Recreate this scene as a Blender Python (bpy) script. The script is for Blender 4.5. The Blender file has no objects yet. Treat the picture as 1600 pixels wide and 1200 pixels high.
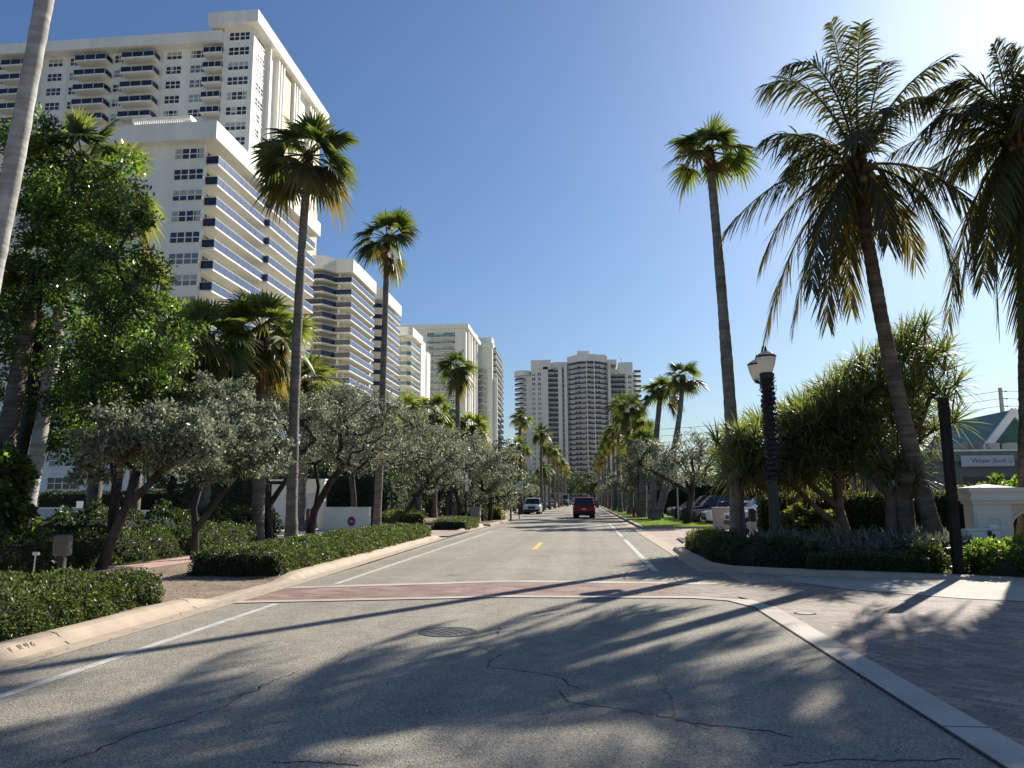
import bpy, bmesh, math, random
import numpy as np
from mathutils import Vector, Matrix

sc = bpy.context.scene
COL = sc.collection
PI = math.pi
rad = math.radians

# ------------------------------------------------------------------ camera
F, CH = 1200.0, 1.6
PITCH, YAW, ROLL = rad(8.5775), rad(5.3616), rad(0.35)
_f = np.array([-math.sin(YAW)*math.cos(PITCH), math.cos(YAW)*math.cos(PITCH), math.sin(PITCH)])
_r = np.array([math.cos(YAW), math.sin(YAW), 0.0])
_u = np.cross(_r, _f)
_R = _r*math.cos(ROLL)-_u*math.sin(ROLL)
_U = _u*math.cos(ROLL)+_r*math.sin(ROLL)

def ray(u, v):
    return _f*F + _R*(u-800) - _U*(v-600)

def G(u, v, z=0.0):
    """ground point seen at photo pixel u,v"""
    d = ray(u, v); t = (z-CH)/d[2]
    return (float(d[0]*t), float(d[1]*t), z)

def P(u, v, y):
    """point at street distance y seen at photo pixel u,v"""
    d = ray(u, v); t = y/d[1]
    return (float(d[0]*t), float(y), float(CH+d[2]*t))

cam = bpy.data.cameras.new('camera')
cam.sensor_width = 36; cam.lens = 36*F/1600; cam.clip_start = 0.1; cam.clip_end = 6000
co = bpy.data.objects.new('camera', cam); COL.objects.link(co)
co.matrix_world = Matrix(((_R[0], _U[0], -_f[0], 0), (_R[1], _U[1], -_f[1], 0), (_R[2], _U[2], -_f[2], CH), (0, 0, 0, 1)))
sc.camera = co

# ------------------------------------------------------------------ light
SUN_EL, SUN_AZ = rad(31.0), rad(32.0)
w = bpy.data.worlds.new('World'); sc.world = w; w.use_nodes = True
nt = w.node_tree; nt.nodes.clear()
sky = nt.nodes.new('ShaderNodeTexSky'); sky.sky_type = 'NISHITA'; sky.sun_disc = False
sky.sun_elevation = SUN_EL; sky.sun_rotation = SUN_AZ
sky.air_density = 1.25; sky.dust_density = 0.9; sky.ozone_density = 2.0; sky.altitude = 0
bg = nt.nodes.new('ShaderNodeBackground'); bg.inputs[1].default_value = 0.066
wo = nt.nodes.new('ShaderNodeOutputWorld')
tint = nt.nodes.new('ShaderNodeMixRGB'); tint.blend_type = 'MULTIPLY'; tint.inputs[0].default_value = 1.0; tint.inputs[2].default_value = (0.50, 0.65, 0.88, 1)
nt.links.new(sky.outputs[0], tint.inputs[1]); nt.links.new(tint.outputs[0], bg.inputs[0]); nt.links.new(bg.outputs[0], wo.inputs[0])
sl = bpy.data.lights.new('sun', 'SUN'); sl.energy = 4.6; sl.angle = rad(0.55); sl.color = (1.0, 0.94, 0.83)
so = bpy.data.objects.new('sun', sl); COL.objects.link(so)
sd = Vector((math.sin(SUN_AZ)*math.cos(SUN_EL), math.cos(SUN_AZ)*math.cos(SUN_EL), math.sin(SUN_EL)))
so.rotation_euler = sd.to_track_quat('Z', 'Y').to_euler(); so.location = (40, 60, 60)
sc.view_settings.view_transform = 'Standard'; sc.view_settings.look = 'None'
sc.view_settings.exposure = 0.78; sc.view_settings.gamma = 1
sc.render.engine = 'CYCLES'
cy = sc.cycles
cy.max_bounces = 6; cy.diffuse_bounces = 4; cy.glossy_bounces = 3; cy.transmission_bounces = 4; cy.transparent_max_bounces = 8
cy.caustics_reflective = False; cy.caustics_refractive = False
cy.sample_clamp_indirect = 6

# ------------------------------------------------------------------ materials
def nodemat(name):
    m = bpy.data.materials.new(name); m.use_nodes = True
    n = m.node_tree.nodes; n.clear()
    out = n.new('ShaderNodeOutputMaterial'); b = n.new('ShaderNodeBsdfPrincipled')
    m.node_tree.links.new(b.outputs[0], out.inputs[0])
    return m, n, m.node_tree.links, b, out

def mat(name, col, rough=0.6, noise=0.12, scale=3.0, metal=0.0, spec=0.5, bump=0.0, bscale=40.0, streak=False):
    """plain procedural material: base colour broken up by noise"""
    m, n, l, b, out = nodemat(name)
    tc = n.new('ShaderNodeTexCoord')
    nz = n.new('ShaderNodeTexNoise'); nz.inputs['Scale'].default_value = scale; nz.inputs['Detail'].default_value = 6
    if streak:
        mp = n.new('ShaderNodeMapping'); mp.inputs['Scale'].default_value = (1, 1, 0.12)
        l.new(tc.outputs['Object'], mp.inputs[0]); l.new(mp.outputs[0], nz.inputs['Vector'])
    else:
        l.new(tc.outputs['Object'], nz.inputs['Vector'])
    rp = n.new('ShaderNodeValToRGB')
    rp.color_ramp.elements[0].position = 0.3; rp.color_ramp.elements[1].position = 0.72
    rp.color_ramp.elements[0].color = tuple(c*(1-noise) for c in col)+(1,)
    rp.color_ramp.elements[1].color = tuple(min(1, c*(1+noise)) for c in col)+(1,)
    l.new(nz.outputs[0], rp.inputs[0]); l.new(rp.outputs[0], b.inputs['Base Color'])
    b.inputs['Roughness'].default_value = rough; b.inputs['Metallic'].default_value = metal
    b.inputs['Specular IOR Level'].default_value = spec
    if bump:
        n2 = n.new('ShaderNodeTexNoise'); n2.inputs['Scale'].default_value = bscale; n2.inputs['Detail'].default_value = 4
        l.new(tc.outputs['Object'], n2.inputs['Vector'])
        bp = n.new('ShaderNodeBump'); bp.inputs['Strength'].default_value = bump; bp.inputs['Distance'].default_value = 0.02
        l.new(n2.outputs[0], bp.inputs['Height']); l.new(bp.outputs[0], b.inputs['Normal'])
    return m

def leafmat(name, col, tcol, trans=0.4, rough=0.42, var=0.35, spec=0.5):
    """leaf: glossy front, light coming through the blade, each leaf its own tone"""
    m, n, l, b, out = nodemat(name)
    geo = n.new('ShaderNodeNewGeometry')
    hv = n.new('ShaderNodeHueSaturation'); hv.inputs['Color'].default_value = col+(1,)
    ht = n.new('ShaderNodeHueSaturation'); ht.inputs['Color'].default_value = tcol+(1,)
    mr = n.new('ShaderNodeMapRange'); mr.inputs['To Min'].default_value = 1-var; mr.inputs['To Max'].default_value = 1+var
    mh = n.new('ShaderNodeMapRange'); mh.inputs['To Min'].default_value = 0.515; mh.inputs['To Max'].default_value = 0.475
    l.new(geo.outputs['Random Per Island'], mr.inputs[0]); l.new(geo.outputs['Random Per Island'], mh.inputs[0])
    for h in (hv, ht):
        l.new(mr.outputs[0], h.inputs['Value']); l.new(mh.outputs[0], h.inputs['Hue'])
    l.new(hv.outputs[0], b.inputs['Base Color'])
    b.inputs['Roughness'].default_value = rough; b.inputs['Specular IOR Level'].default_value = spec
    t = n.new('ShaderNodeBsdfTranslucent'); l.new(ht.outputs[0], t.inputs[0])
    mx = n.new('ShaderNodeMixShader'); mx.inputs[0].default_value = trans
    l.new(b.outputs[0], mx.inputs[1]); l.new(t.outputs[0], mx.inputs[2]); l.new(mx.outputs[0], out.inputs[0])
    return m

def glassmat(name, cols, rough=0.08, spec=0.8):
    """window glass: each pane darker or paler by object"""
    m, n, l, b, out = nodemat(name)
    oi = n.new('ShaderNodeObjectInfo'); rp = n.new('ShaderNodeValToRGB'); rp.color_ramp.interpolation = 'CONSTANT'
    el = rp.color_ramp.elements
    while len(el) < len(cols): el.new(0.5)
    for i, (p, c) in enumerate(cols):
        el[i].position = p; el[i].color = c+(1,)
    l.new(oi.outputs['Random'], rp.inputs[0]); l.new(rp.outputs[0], b.inputs['Base Color'])
    b.inputs['Roughness'].default_value = rough; b.inputs['Specular IOR Level'].default_value = spec
    return m

def asphalt():
    m, n, l, b, out = nodemat('asphalt')
    tc = n.new('ShaderNodeTexCoord')
    def noise(s, d=4, rgh=0.6):
        x = n.new('ShaderNodeTexNoise'); x.inputs['Scale'].default_value = s; x.inputs['Detail'].default_value = d
        x.inputs['Roughness'].default_value = rgh; l.new(tc.outputs['Object'], x.inputs['Vector']); return x
    def ramp(src, p0, c0, p1, c1):
        r = n.new('ShaderNodeValToRGB'); e = r.color_ramp.elements
        e[0].position = p0; e[0].color = c0+(1,); e[1].position = p1; e[1].color = c1+(1,)
        l.new(src, r.inputs[0]); return r
    vor = n.new('ShaderNodeTexVoronoi'); vor.inputs['Scale'].default_value = 95
    l.new(tc.outputs['Object'], vor.inputs['Vector'])
    sep = n.new('ShaderNodeSeparateColor'); l.new(vor.outputs['Color'], sep.inputs[0])
    agg = ramp(sep.outputs[0], 0.0, (0.175, 0.158, 0.128), 1.0, (0.50, 0.455, 0.37))
    big = ramp(noise(0.35, 5).outputs[0], 0.3, (0.86, 0.85, 0.84), 0.7, (1.08, 1.07, 1.05))
    med = ramp(noise(2.6, 6, 0.7).outputs[0], 0.3, (0.8, 0.8, 0.81), 0.58, (1.02, 1.02, 1.02))
    m1 = n.new('ShaderNodeMixRGB'); m1.blend_type = 'MULTIPLY'; m1.inputs[0].default_value = 1
    m2 = n.new('ShaderNodeMixRGB'); m2.blend_type = 'MULTIPLY'; m2.inputs[0].default_value = 1
    l.new(agg.outputs[0], m1.inputs[1]); l.new(big.outputs[0], m1.inputs[2])
    l.new(m1.outputs[0], m2.inputs[1]); l.new(med.outputs[0], m2.inputs[2])
    # long faint tyre-worn bands along the lanes
    mp = n.new('ShaderNodeMapping'); mp.inputs['Scale'].default_value = (1.1, 0.012, 1)
    l.new(tc.outputs['Object'], mp.inputs[0])
    ns = n.new('ShaderNodeTexNoise'); ns.inputs['Scale'].default_value = 1.2; ns.inputs['Detail'].default_value = 3
    l.new(mp.outputs[0], ns.inputs['Vector'])
    st = ramp(ns.outputs[0], 0.32, (0.82, 0.82, 0.825), 0.66, (1.05, 1.05, 1.05))
    m3 = n.new('ShaderNodeMixRGB'); m3.blend_type = 'MULTIPLY'; m3.inputs[0].default_value = 1
    l.new(m2.outputs[0], m3.inputs[1]); l.new(st.outputs[0], m3.inputs[2])
    # oil drips and darker repair stains down the lanes
    sv = n.new('ShaderNodeTexVoronoi'); sv.inputs['Scale'].default_value = 0.55; sv.inputs['Randomness'].default_value = 1
    l.new(tc.outputs['Object'], sv.inputs['Vector'])
    wob = noise(6, 4); ad = n.new('ShaderNodeMath'); ad.operation = 'MULTIPLY_ADD'; ad.inputs[1].default_value = 0.22; l.new(wob.outputs[0], ad.inputs[0]); l.new(sv.outputs['Distance'], ad.inputs[2])
    oil = ramp(ad.outputs[0], 0.13, (0.66, 0.66, 0.67), 0.24, (1, 1, 1))
    m4 = n.new('ShaderNodeMixRGB'); m4.blend_type = 'MULTIPLY'; m4.inputs[0].default_value = 1
    l.new(m3.outputs[0], m4.inputs[1]); l.new(oil.outputs[0], m4.inputs[2])
    l.new(m4.outputs[0], b.inputs['Base Color'])
    b.inputs['Roughness'].default_value = 0.85; b.inputs['Specular IOR Level'].default_value = 0.25
    bp = n.new('ShaderNodeBump'); bp.inputs['Strength'].default_value = 0.7; bp.inputs['Distance'].default_value = 0.006
    l.new(vor.outputs['Distance'], bp.inputs['Height']); l.new(bp.outputs[0], b.inputs['Normal'])
    return m

def pavers(name, c1, c2, mort, bw=0.2, bh=0.1, rot=0.0, rough=0.8, msize=0.006):
    m, n, l, b, out = nodemat(name)
    tc = n.new('ShaderNodeTexCoord'); mp = n.new('ShaderNodeMapping'); mp.inputs['Rotation'].default_value = (0, 0, rot)
    l.new(tc.outputs['Object'], mp.inputs[0])
    br = n.new('ShaderNodeTexBrick'); br.inputs['Scale'].default_value = 1
    br.inputs['Brick Width'].default_value = bw; br.inputs['Row Height'].default_value = bh
    br.inputs['Mortar Size'].default_value = msize; br.inputs['Mortar Smooth'].default_value = 0.3
    br.inputs['Color1'].default_value = c1+(1,); br.inputs['Color2'].default_value = c2+(1,); br.inputs['Mortar'].default_value = mort+(1,)
    l.new(mp.outputs[0], br.inputs[0])
    nz = n.new('ShaderNodeTexNoise'); nz.inputs['Scale'].default_value = 1.1; nz.inputs['Detail'].default_value = 8
    l.new(tc.outputs['Object'], nz.inputs['Vector'])
    rp = n.new('ShaderNodeValToRGB'); rp.color_ramp.elements[0].position = 0.3; rp.color_ramp.elements[1].position = 0.7
    rp.color_ramp.elements[0].color = (0.72, 0.71, 0.7, 1); rp.color_ramp.elements[1].color = (1.1, 1.1, 1.1, 1)
    l.new(nz.outputs[0], rp.inputs[0])
    mx = n.new('ShaderNodeMixRGB'); mx.blend_type = 'MULTIPLY'; mx.inputs[0].default_value = 1
    l.new(br.outputs[0], mx.inputs[1]); l.new(rp.outputs[0], mx.inputs[2]); l.new(mx.outputs[0], b.inputs['Base Color'])
    b.inputs['Roughness'].default_value = rough; b.inputs['Specular IOR Level'].default_value = 0.3
    bp = n.new('ShaderNodeBump'); bp.inputs['Strength'].default_value = 0.5; bp.inputs['Distance'].default_value = 0.01; bp.invert = True
    l.new(br.outputs['Fac'], bp.inputs['Height']); l.new(bp.outputs[0], b.inputs['Normal'])
    return m

def barkmat(name, c1, c2, rings=9.0, vert=False):
    m, n, l, b, out = nodemat(name)
    tc = n.new('ShaderNodeTexCoord'); mp = n.new('ShaderNodeMapping')
    mp.inputs['Scale'].default_value = (6, 6, 0.6) if vert else (0.6, 0.6, rings)
    l.new(tc.outputs['Object'], mp.inputs[0])
    nz = n.new('ShaderNodeTexNoise'); nz.inputs['Scale'].default_value = 1.5; nz.inputs['Detail'].default_value = 6
    l.new(mp.outputs[0], nz.inputs['Vector'])
    n2 = n.new('ShaderNodeTexNoise'); n2.inputs['Scale'].default_value = 2.2; n2.inputs['Detail'].default_value = 5
    l.new(tc.outputs['Object'], n2.inputs['Vector'])
    ad = n.new('ShaderNodeMath'); ad.operation = 'ADD'; l.new(nz.outputs[0], ad.inputs[0]); l.new(n2.outputs[0], ad.inputs[1])
    rp = n.new('ShaderNodeValToRGB'); rp.color_ramp.elements[0].position = 0.42; rp.color_ramp.elements[1].position = 0.62
    hf = n.new('ShaderNodeMath'); hf.operation = 'MULTIPLY'; hf.inputs[1].default_value = 0.5; l.new(ad.outputs[0], hf.inputs[0])
    rp.color_ramp.elements[0].color = c1+(1,); rp.color_ramp.elements[1].color = c2+(1,)
    l.new(hf.outputs[0], rp.inputs[0]); l.new(rp.outputs[0], b.inputs['Base Color'])
    b.inputs['Roughness'].default_value = 0.85; b.inputs['Specular IOR Level'].default_value = 0.2
    bp = n.new('ShaderNodeBump'); bp.inputs['Strength'].default_value = 0.8; bp.inputs['Distance'].default_value = 0.03
    l.new(nz.outputs[0], bp.inputs['Height']); l.new(bp.outputs[0], b.inputs['Normal'])
    return m

M = {}
M['asphalt'] = asphalt()
M['bounce_ground'] = mat('bounce_ground', (0.38, 0.34, 0.27), 0.95, 0.25, 0.4)  # pale sandy tone, lightened to bounce light onto the shaded walls
M['mulch'] = mat('mulch', (0.07, 0.05, 0.035), 0.95, 0.4, 9, bump=0.6)
M['kerb'] = mat('pale_concrete', (0.45, 0.355, 0.26), 0.85, 0.12, 3.2, bump=0.2)
M['band'] = mat('band_concrete', (0.50, 0.43, 0.36), 0.85, 0.2, 1.3, bump=0.25)
M['joint'] = mat('joint_dirt', (0.05, 0.045, 0.04), 0.95)
M['wall_warm'] = mat('warm_white_wall', (0.86, 0.77, 0.63), 0.75, 0.09, 1.2, streak=True)
M['ramp'] = mat('driveway_concrete', (0.43, 0.395, 0.33), 0.85, 0.1, 1.2)
M['brick_x'] = pavers('crosswalk_brick', (0.23, 0.14, 0.115), (0.37, 0.25, 0.205), (0.3, 0.25, 0.21), 0.3, 0.15)
M['brick_v'] = pavers('verge_brick', (0.27, 0.20, 0.145), (0.36, 0.275, 0.2), (0.16, 0.13, 0.1), 0.22, 0.11, 0.6)
M['brick_r'] = pavers('apron_brick', (0.23, 0.18, 0.145), (0.38, 0.31, 0.255), (0.15, 0.125, 0.105), 0.21, 0.105, 0.72, msize=0.006)
M['brick_p'] = pavers('pink_brick', (0.42, 0.31, 0.255), (0.5, 0.39, 0.32), (0.32, 0.26, 0.22), 0.22, 0.11, 0.8)
M['walk'] = mat('sidewalk_pink', (0.52, 0.35, 0.28), 0.85, 0.15, 2)
M['paint_w'] = mat('road_paint_white', (0.52, 0.51, 0.45), 0.7, 0.25, 7)
M['paint_y'] = mat('road_paint_yellow', (0.70, 0.46, 0.06), 0.7, 0.2, 6)
M['crack'] = mat('crack_tar', (0.05, 0.047, 0.043), 0.9, 0.6, 9)
M['blind'] = mat('window_blind', (0.42, 0.42, 0.39), 0.6, 0.15, 3)
M['white'] = mat('white_stucco', (0.85, 0.83, 0.755), 0.75, 0.085, 0.45, streak=True)
M['white2'] = mat('white_paint', (0.86, 0.83, 0.75), 0.6, 0.04, 1)
M['cream'] = mat('cream_stucco', (0.72, 0.70, 0.625), 0.75, 0.09, 0.45, streak=True)
M['pale'] = mat('pale_green_stucco', (0.72, 0.735, 0.665), 0.75, 0.05, 0.2, streak=True)
M['greywall'] = mat('grey_stucco', (0.70, 0.68, 0.64), 0.75, 0.05, 0.15, streak=True)
M['tan'] = mat('tan_panel', (0.52, 0.37, 0.23), 0.7, 0.08, 0.6)
M['darkslot'] = mat('dark_slot', (0.04, 0.045, 0.05), 0.5)
M['glass'] = glassmat('window_glass', [(0, (0.012, 0.014, 0.018)), (0.62, (0.035, 0.04, 0.045)), (0.8, (0.16, 0.17, 0.165)), (0.92, (0.33, 0.34, 0.32))])
M['glass_far'] = glassmat('far_window_glass', [(0, (0.015, 0.018, 0.022)), (0.7, (0.05, 0.055, 0.06)), (0.9, (0.2, 0.2, 0.2))])
M['rail_far'] = mat('far_rail_glass', (0.03, 0.042, 0.085), 0.2, 0.15, 0.4, spec=0.5)
M['rail_blue_skylit'] = mat('skylit_blue_rail_glass', (0.075, 0.105, 0.19), 0.16, 0.12, 0.4, spec=0.7)  # tinted blue glass, paler: sky reflection put into its colour
M['rail_dark_shaded'] = mat('dark_shaded_rail_glass', (0.012, 0.015, 0.03), 0.12, 0.2, 0.4, spec=0.55)  # dark glass; also the blue rails' front faces, shade put into the colour
M['rail_teal'] = mat('teal_rail_glass', (0.12, 0.2, 0.21), 0.16, 0.1, 0.4, spec=0.7)
M['black'] = mat('black_paint', (0.012, 0.012, 0.013), 0.4, 0.2, 6)
M['rubber'] = mat('rubber', (0.015, 0.015, 0.016), 0.8)
M['steel'] = mat('grey_metal', (0.35, 0.35, 0.35), 0.45, 0.1, 4, metal=0.6)
M['globe'] = leafmat('frosted_globe', (0.72, 0.72, 0.66), (0.85, 0.84, 0.76), 0.6, 0.2, 0.03)
M['concrete'] = mat('concrete', (0.40, 0.37, 0.33), 0.9, 0.12, 6, bump=0.3)
M['wood'] = barkmat('weathered_wood', (0.05, 0.038, 0.03), (0.11, 0.085, 0.065), vert=True)
M['darkwood'] = barkmat('dark_wood', (0.014, 0.012, 0.011), (0.03, 0.026, 0.023), vert=True)
M['greenroof'] = mat('green_metal_roof', (0.04, 0.13, 0.10), 0.5, 0.1, 2)
M['sign_bg'] = mat('sign_face', (0.50, 0.55, 0.62), 0.6, 0.05, 1)
M['ink'] = mat('sign_ink', (0.05, 0.05, 0.10), 0.6)
M['signwhite'] = mat('sign_white', (0.8, 0.8, 0.78), 0.5)
M['signred'] = mat('sign_red', (0.5, 0.04, 0.03), 0.5)
M['olive'] = mat('olive_plastic', (0.13, 0.125, 0.085), 0.5, 0.12, 8)
M['bark_fan'] = barkmat('fan_palm_bark', (0.14, 0.125, 0.105), (0.27, 0.245, 0.215), 7)
M['bark_coco'] = barkmat('coconut_bark', (0.085, 0.066, 0.05), (0.18, 0.145, 0.115), 8)
M['bark_pale'] = barkmat('pale_palm_bark', (0.33, 0.31, 0.28), (0.56, 0.54, 0.50), 5)
M['bark_tree'] = barkmat('tree_bark', (0.035, 0.03, 0.026), (0.085, 0.075, 0.066), vert=True)
M['bark_pand'] = barkmat('screw_pine_bark', (0.10, 0.072, 0.055), (0.20, 0.155, 0.125), 4)
M['boot'] = barkmat('palm_boot', (0.05, 0.03, 0.02), (0.125, 0.078, 0.05), 6)
M['lf_fan'] = leafmat('fan_leaf', (0.055, 0.08, 0.026), (0.22, 0.29, 0.045), 0.38, 0.5, spec=0.35)
M['lf_fan2'] = leafmat('fan_leaf_old', (0.09, 0.085, 0.028), (0.32, 0.26, 0.05), 0.4, 0.5)
M['lf_coco'] = leafmat('coconut_leaf', (0.058, 0.066, 0.032), (0.17, 0.18, 0.035), 0.36, 0.55, spec=0.35)
M['lf_coco2'] = leafmat('coconut_leaf_yellowing', (0.07, 0.068, 0.026), (0.31, 0.265, 0.04), 0.38, 0.55, spec=0.35)
M['lf_dead'] = leafmat('dead_leaf', (0.17, 0.11, 0.06), (0.28, 0.16, 0.06), 0.35, 0.7)
M['lf_tree'] = leafmat('glossy_tree_leaf', (0.06, 0.105, 0.024), (0.26, 0.45, 0.045), 0.42, 0.34, 0.5, spec=0.5)
M['lf_gloss'] = leafmat('dark_glossy_leaf', (0.036, 0.06, 0.018), (0.14, 0.25, 0.028), 0.32, 0.3, 0.5, spec=0.55)
M['lf_short'] = leafmat('short_fan_leaf', (0.075, 0.105, 0.03), (0.33, 0.40, 0.06), 0.42, 0.45, spec=0.4)
M['lf_dark'] = leafmat('dark_tree_leaf', (0.032, 0.052, 0.02), (0.075, 0.13, 0.022), 0.3, 0.48, 0.4, spec=0.35)
M['lf_silver'] = leafmat('silver_leaf', (0.19, 0.208, 0.152), (0.28, 0.315, 0.19), 0.36, 0.48, 0.6, spec=0.4)
M['lf_pand'] = leafmat('screw_pine_leaf', (0.08, 0.10, 0.042), (0.32, 0.39, 0.075), 0.4, 0.5, spec=0.35)
M['lf_hedge'] = leafmat('hedge_leaf', (0.058, 0.08, 0.03), (0.19, 0.25, 0.045), 0.36, 0.4, 0.5, spec=0.4)
M['lf_hedge2'] = leafmat('dark_hedge_leaf', (0.042, 0.063, 0.026), (0.11, 0.17, 0.03), 0.32, 0.4, 0.4, spec=0.4)
M['lf_lime'] = leafmat('lime_leaf', (0.085, 0.115, 0.025), (0.30, 0.36, 0.05), 0.4, 0.4, 0.35)
M['lf_grey'] = leafmat('grey_strap_leaf', (0.15, 0.16, 0.125), (0.22, 0.25, 0.15), 0.3, 0.35, 0.6, spec=0.55)
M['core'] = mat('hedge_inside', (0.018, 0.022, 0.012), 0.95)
M['grass'] = mat('lawn', (0.10, 0.17, 0.025), 0.8, 0.35, 14, bump=0.8, bscale=120)
M['lf_grass'] = leafmat('grass_blade', (0.11, 0.19, 0.03), (0.3, 0.48, 0.05), 0.4, 0.5, 0.3)

# ------------------------------------------------------------------ mesh builder
class MB:
    def __init__(s):
        s.v = []; s.f = []; s.m = []
    def poly(s, pts, mi=0):
        i = len(s.v); s.v += [tuple(p) for p in pts]; s.f.append(tuple(range(i, i+len(pts)))); s.m.append(mi)
    def box(s, a, b, mi=0):
        x0, x1 = sorted((a[0], b[0])); y0, y1 = sorted((a[1], b[1])); z0, z1 = sorted((a[2], b[2]))
        i = len(s.v)
        s.v += [(x0, y0, z0), (x1, y0, z0), (x1, y1, z0), (x0, y1, z0), (x0, y0, z1), (x1, y0, z1), (x1, y1, z1), (x0, y1, z1)]
        s.f += [(i, i+3, i+2, i+1), (i+4, i+5, i+6, i+7), (i, i+1, i+5, i+4), (i+1, i+2, i+6, i+5), (i+2, i+3, i+7, i+6), (i+3, i, i+4, i+7)]
        s.m += [mi]*6
    def prism(s, pts, z0, z1, mi=0, top=None):
        """vertical prism over a counter-clockwise plan"""
        i = len(s.v); n = len(pts)
        s.v += [(p[0], p[1], z0) for p in pts]+[(p[0], p[1], z1) for p in pts]
        s.f.append(tuple(i+k for k in reversed(range(n)))); s.f.append(tuple(i+n+k for k in range(n)))
        s.m += [mi, mi if top is None else top]
        for k in range(n):
            j = (k+1) % n
            s.f.append((i+k, i+j, i+n+j, i+n+k)); s.m.append(mi)
    def wallstrip(s, pts, z0, z1, th, mi=0, closed=False):
        """thin wall following an open plan line (thickness th to the left)"""
        n = len(pts); off = []
        for k in range(n):
            a = Vector(pts[max(0, k-1)][:2]); b_ = Vector(pts[min(n-1, k+1)][:2]); d = (b_-a).normalized()
            off.append((pts[k][0]-d.y*th, pts[k][1]+d.x*th))
        for k in range(n-1):
            q = [pts[k], pts[k+1], off[k+1], off[k]]
            s.prism(q, z0, z1, mi)
    def tube(s, pts, rs, n=8, mi=0, cap=True):
        pts = [Vector(p) for p in pts]; i0 = len(s.v); up = None
        for k, p in enumerate(pts):
            d = (pts[min(k+1, len(pts)-1)]-pts[max(k-1, 0)])
            d = d.normalized() if d.length > 1e-9 else Vector((0, 0, 1))
            if up is None:
                up = Vector((1, 0, 0)) if abs(d.x) < 0.9 else Vector((0, 1, 0))
            a = (up-d*up.dot(d)).normalized(); b_ = d.cross(a); up = a
            r = rs[k] if hasattr(rs, '__len__') else rs
            for j in range(n):
                t = 2*PI*j/n
                s.v.append(tuple(p+a*(r*math.cos(t))+b_*(r*math.sin(t))))
        for k in range(len(pts)-1):
            for j in range(n):
                a = i0+k*n+j; b_ = i0+k*n+(j+1) % n
                s.f.append((a, b_, b_+n, a+n)); s.m.append(mi)
        if cap:
            s.f.append(tuple(i0+j for j in reversed(range(n)))); s.m.append(mi)
            e = i0+(len(pts)-1)*n
            s.f.append(tuple(e+j for j in range(n))); s.m.append(mi)
    def lathe(s, prof, c=(0, 0, 0), n=16, mi=0):
        i0 = len(s.v)
        for (r, z) in prof:
            for j in range(n):
                t = 2*PI*j/n
                s.v.append((c[0]+max(r, 1e-4)*math.cos(t), c[1]+max(r, 1e-4)*math.sin(t), c[2]+z))
        for k in range(len(prof)-1):
            for j in range(n):
                a = i0+k*n+j; b_ = i0+k*n+(j+1) % n
                s.f.append((a, b_, b_+n, a+n)); s.m.append(mi)
        s.f.append(tuple(i0+j for j in reversed(range(n)))); s.m.append(mi)
        e = i0+(len(prof)-1)*n
        s.f.append(tuple(e+j for j in range(n))); s.m.append(mi)
    def add(s, V, Fq, mi=0):
        i = len(s.v); s.v += [tuple(map(float, p)) for p in V]
        s.f += [tuple(int(x)+i for x in q) for q in Fq]; s.m += [mi]*len(Fq)
    def mesh(s, name, mats, smooth=False):
        me = bpy.data.meshes.new(name); me.from_pydata(s.v, [], s.f)
        for x in mats: me.materials.append(x)
        if len(mats) > 1: me.polygons.foreach_set('material_index', s.m)
        if smooth: me.polygons.foreach_set('use_smooth', [True]*len(s.f))
        me.update(); return me
    def build(s, name, mats, parent=None, smooth=False, loc=None, bevel=0):
        if not isinstance(mats, (list, tuple)): mats = [mats]
        return link(name, s.mesh(name, mats, smooth), parent, loc, bevel)

def link(name, me, parent=None, loc=None, bevel=0):
    o = bpy.data.objects.new(name, me); COL.objects.link(o)
    if parent is not None: o.parent = parent
    if loc is not None: o.location = loc
    if bevel:
        b = o.modifiers.new('bevel', 'BEVEL'); b.width = bevel; b.segments = 2; b.limit_method = 'ANGLE'; b.angle_limit = rad(40)
    return o

def npmesh(name, V, Q, mats, idx=None, smooth=False):
    me = bpy.data.meshes.new(name)
    V = np.asarray(V, dtype=np.float32); Q = np.asarray(Q, dtype=np.int32); k = Q.shape[1]
    me.vertices.add(len(V)); me.vertices.foreach_set('co', V.ravel())
    me.loops.add(Q.size); me.loops.foreach_set('vertex_index', Q.ravel())
    me.polygons.add(len(Q)); me.polygons.foreach_set('loop_start', np.arange(0, Q.size, k, dtype=np.int32))
    for x in mats: me.materials.append(x)
    if idx is not None: me.polygons.foreach_set('material_index', np.asarray(idx, dtype=np.int32))
    if smooth: me.polygons.foreach_set('use_smooth', np.ones(len(Q), dtype=bool))
    me.update(calc_edges=True); return me

def merge_vq(parts):
    Vs, Qs, o = [], [], 0
    for V, Q in parts:
        Vs.append(V); Qs.append(np.asarray(Q)+o); o += len(V)
    return np.concatenate(Vs), np.concatenate(Qs)

def thing(name, label, cat, loc=(0, 0, 0), rz=0, group=None):
    o = bpy.data.objects.new(name, None); COL.objects.link(o)
    o.location = loc; o.rotation_euler = (0, 0, rz); o.empty_display_size = 0.3
    return tag(o, label, cat, group)

def tag(o, label, cat, group=None):
    o['label'] = label; o['category'] = cat
    if group: o['group'] = group
    return o

def struct(o):
    o['kind'] = 'structure'; return o

def stuff(o):
    o['kind'] = 'stuff'; return o

def copy_tree(o, loc=None, rz=None, scale=None, label=None, parent=None):
    c = o.copy(); COL.objects.link(c); c.parent = parent
    if loc is not None: c.location = loc
    if rz is not None: c.rotation_euler = (o.rotation_euler[0], o.rotation_euler[1], rz)
    if scale is not None: c.scale = (scale,)*3 if not hasattr(scale, '__len__') else scale
    if label: c['label'] = label
    for ch in list(o.children):
        copy_tree(ch, parent=c)
    return c

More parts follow.
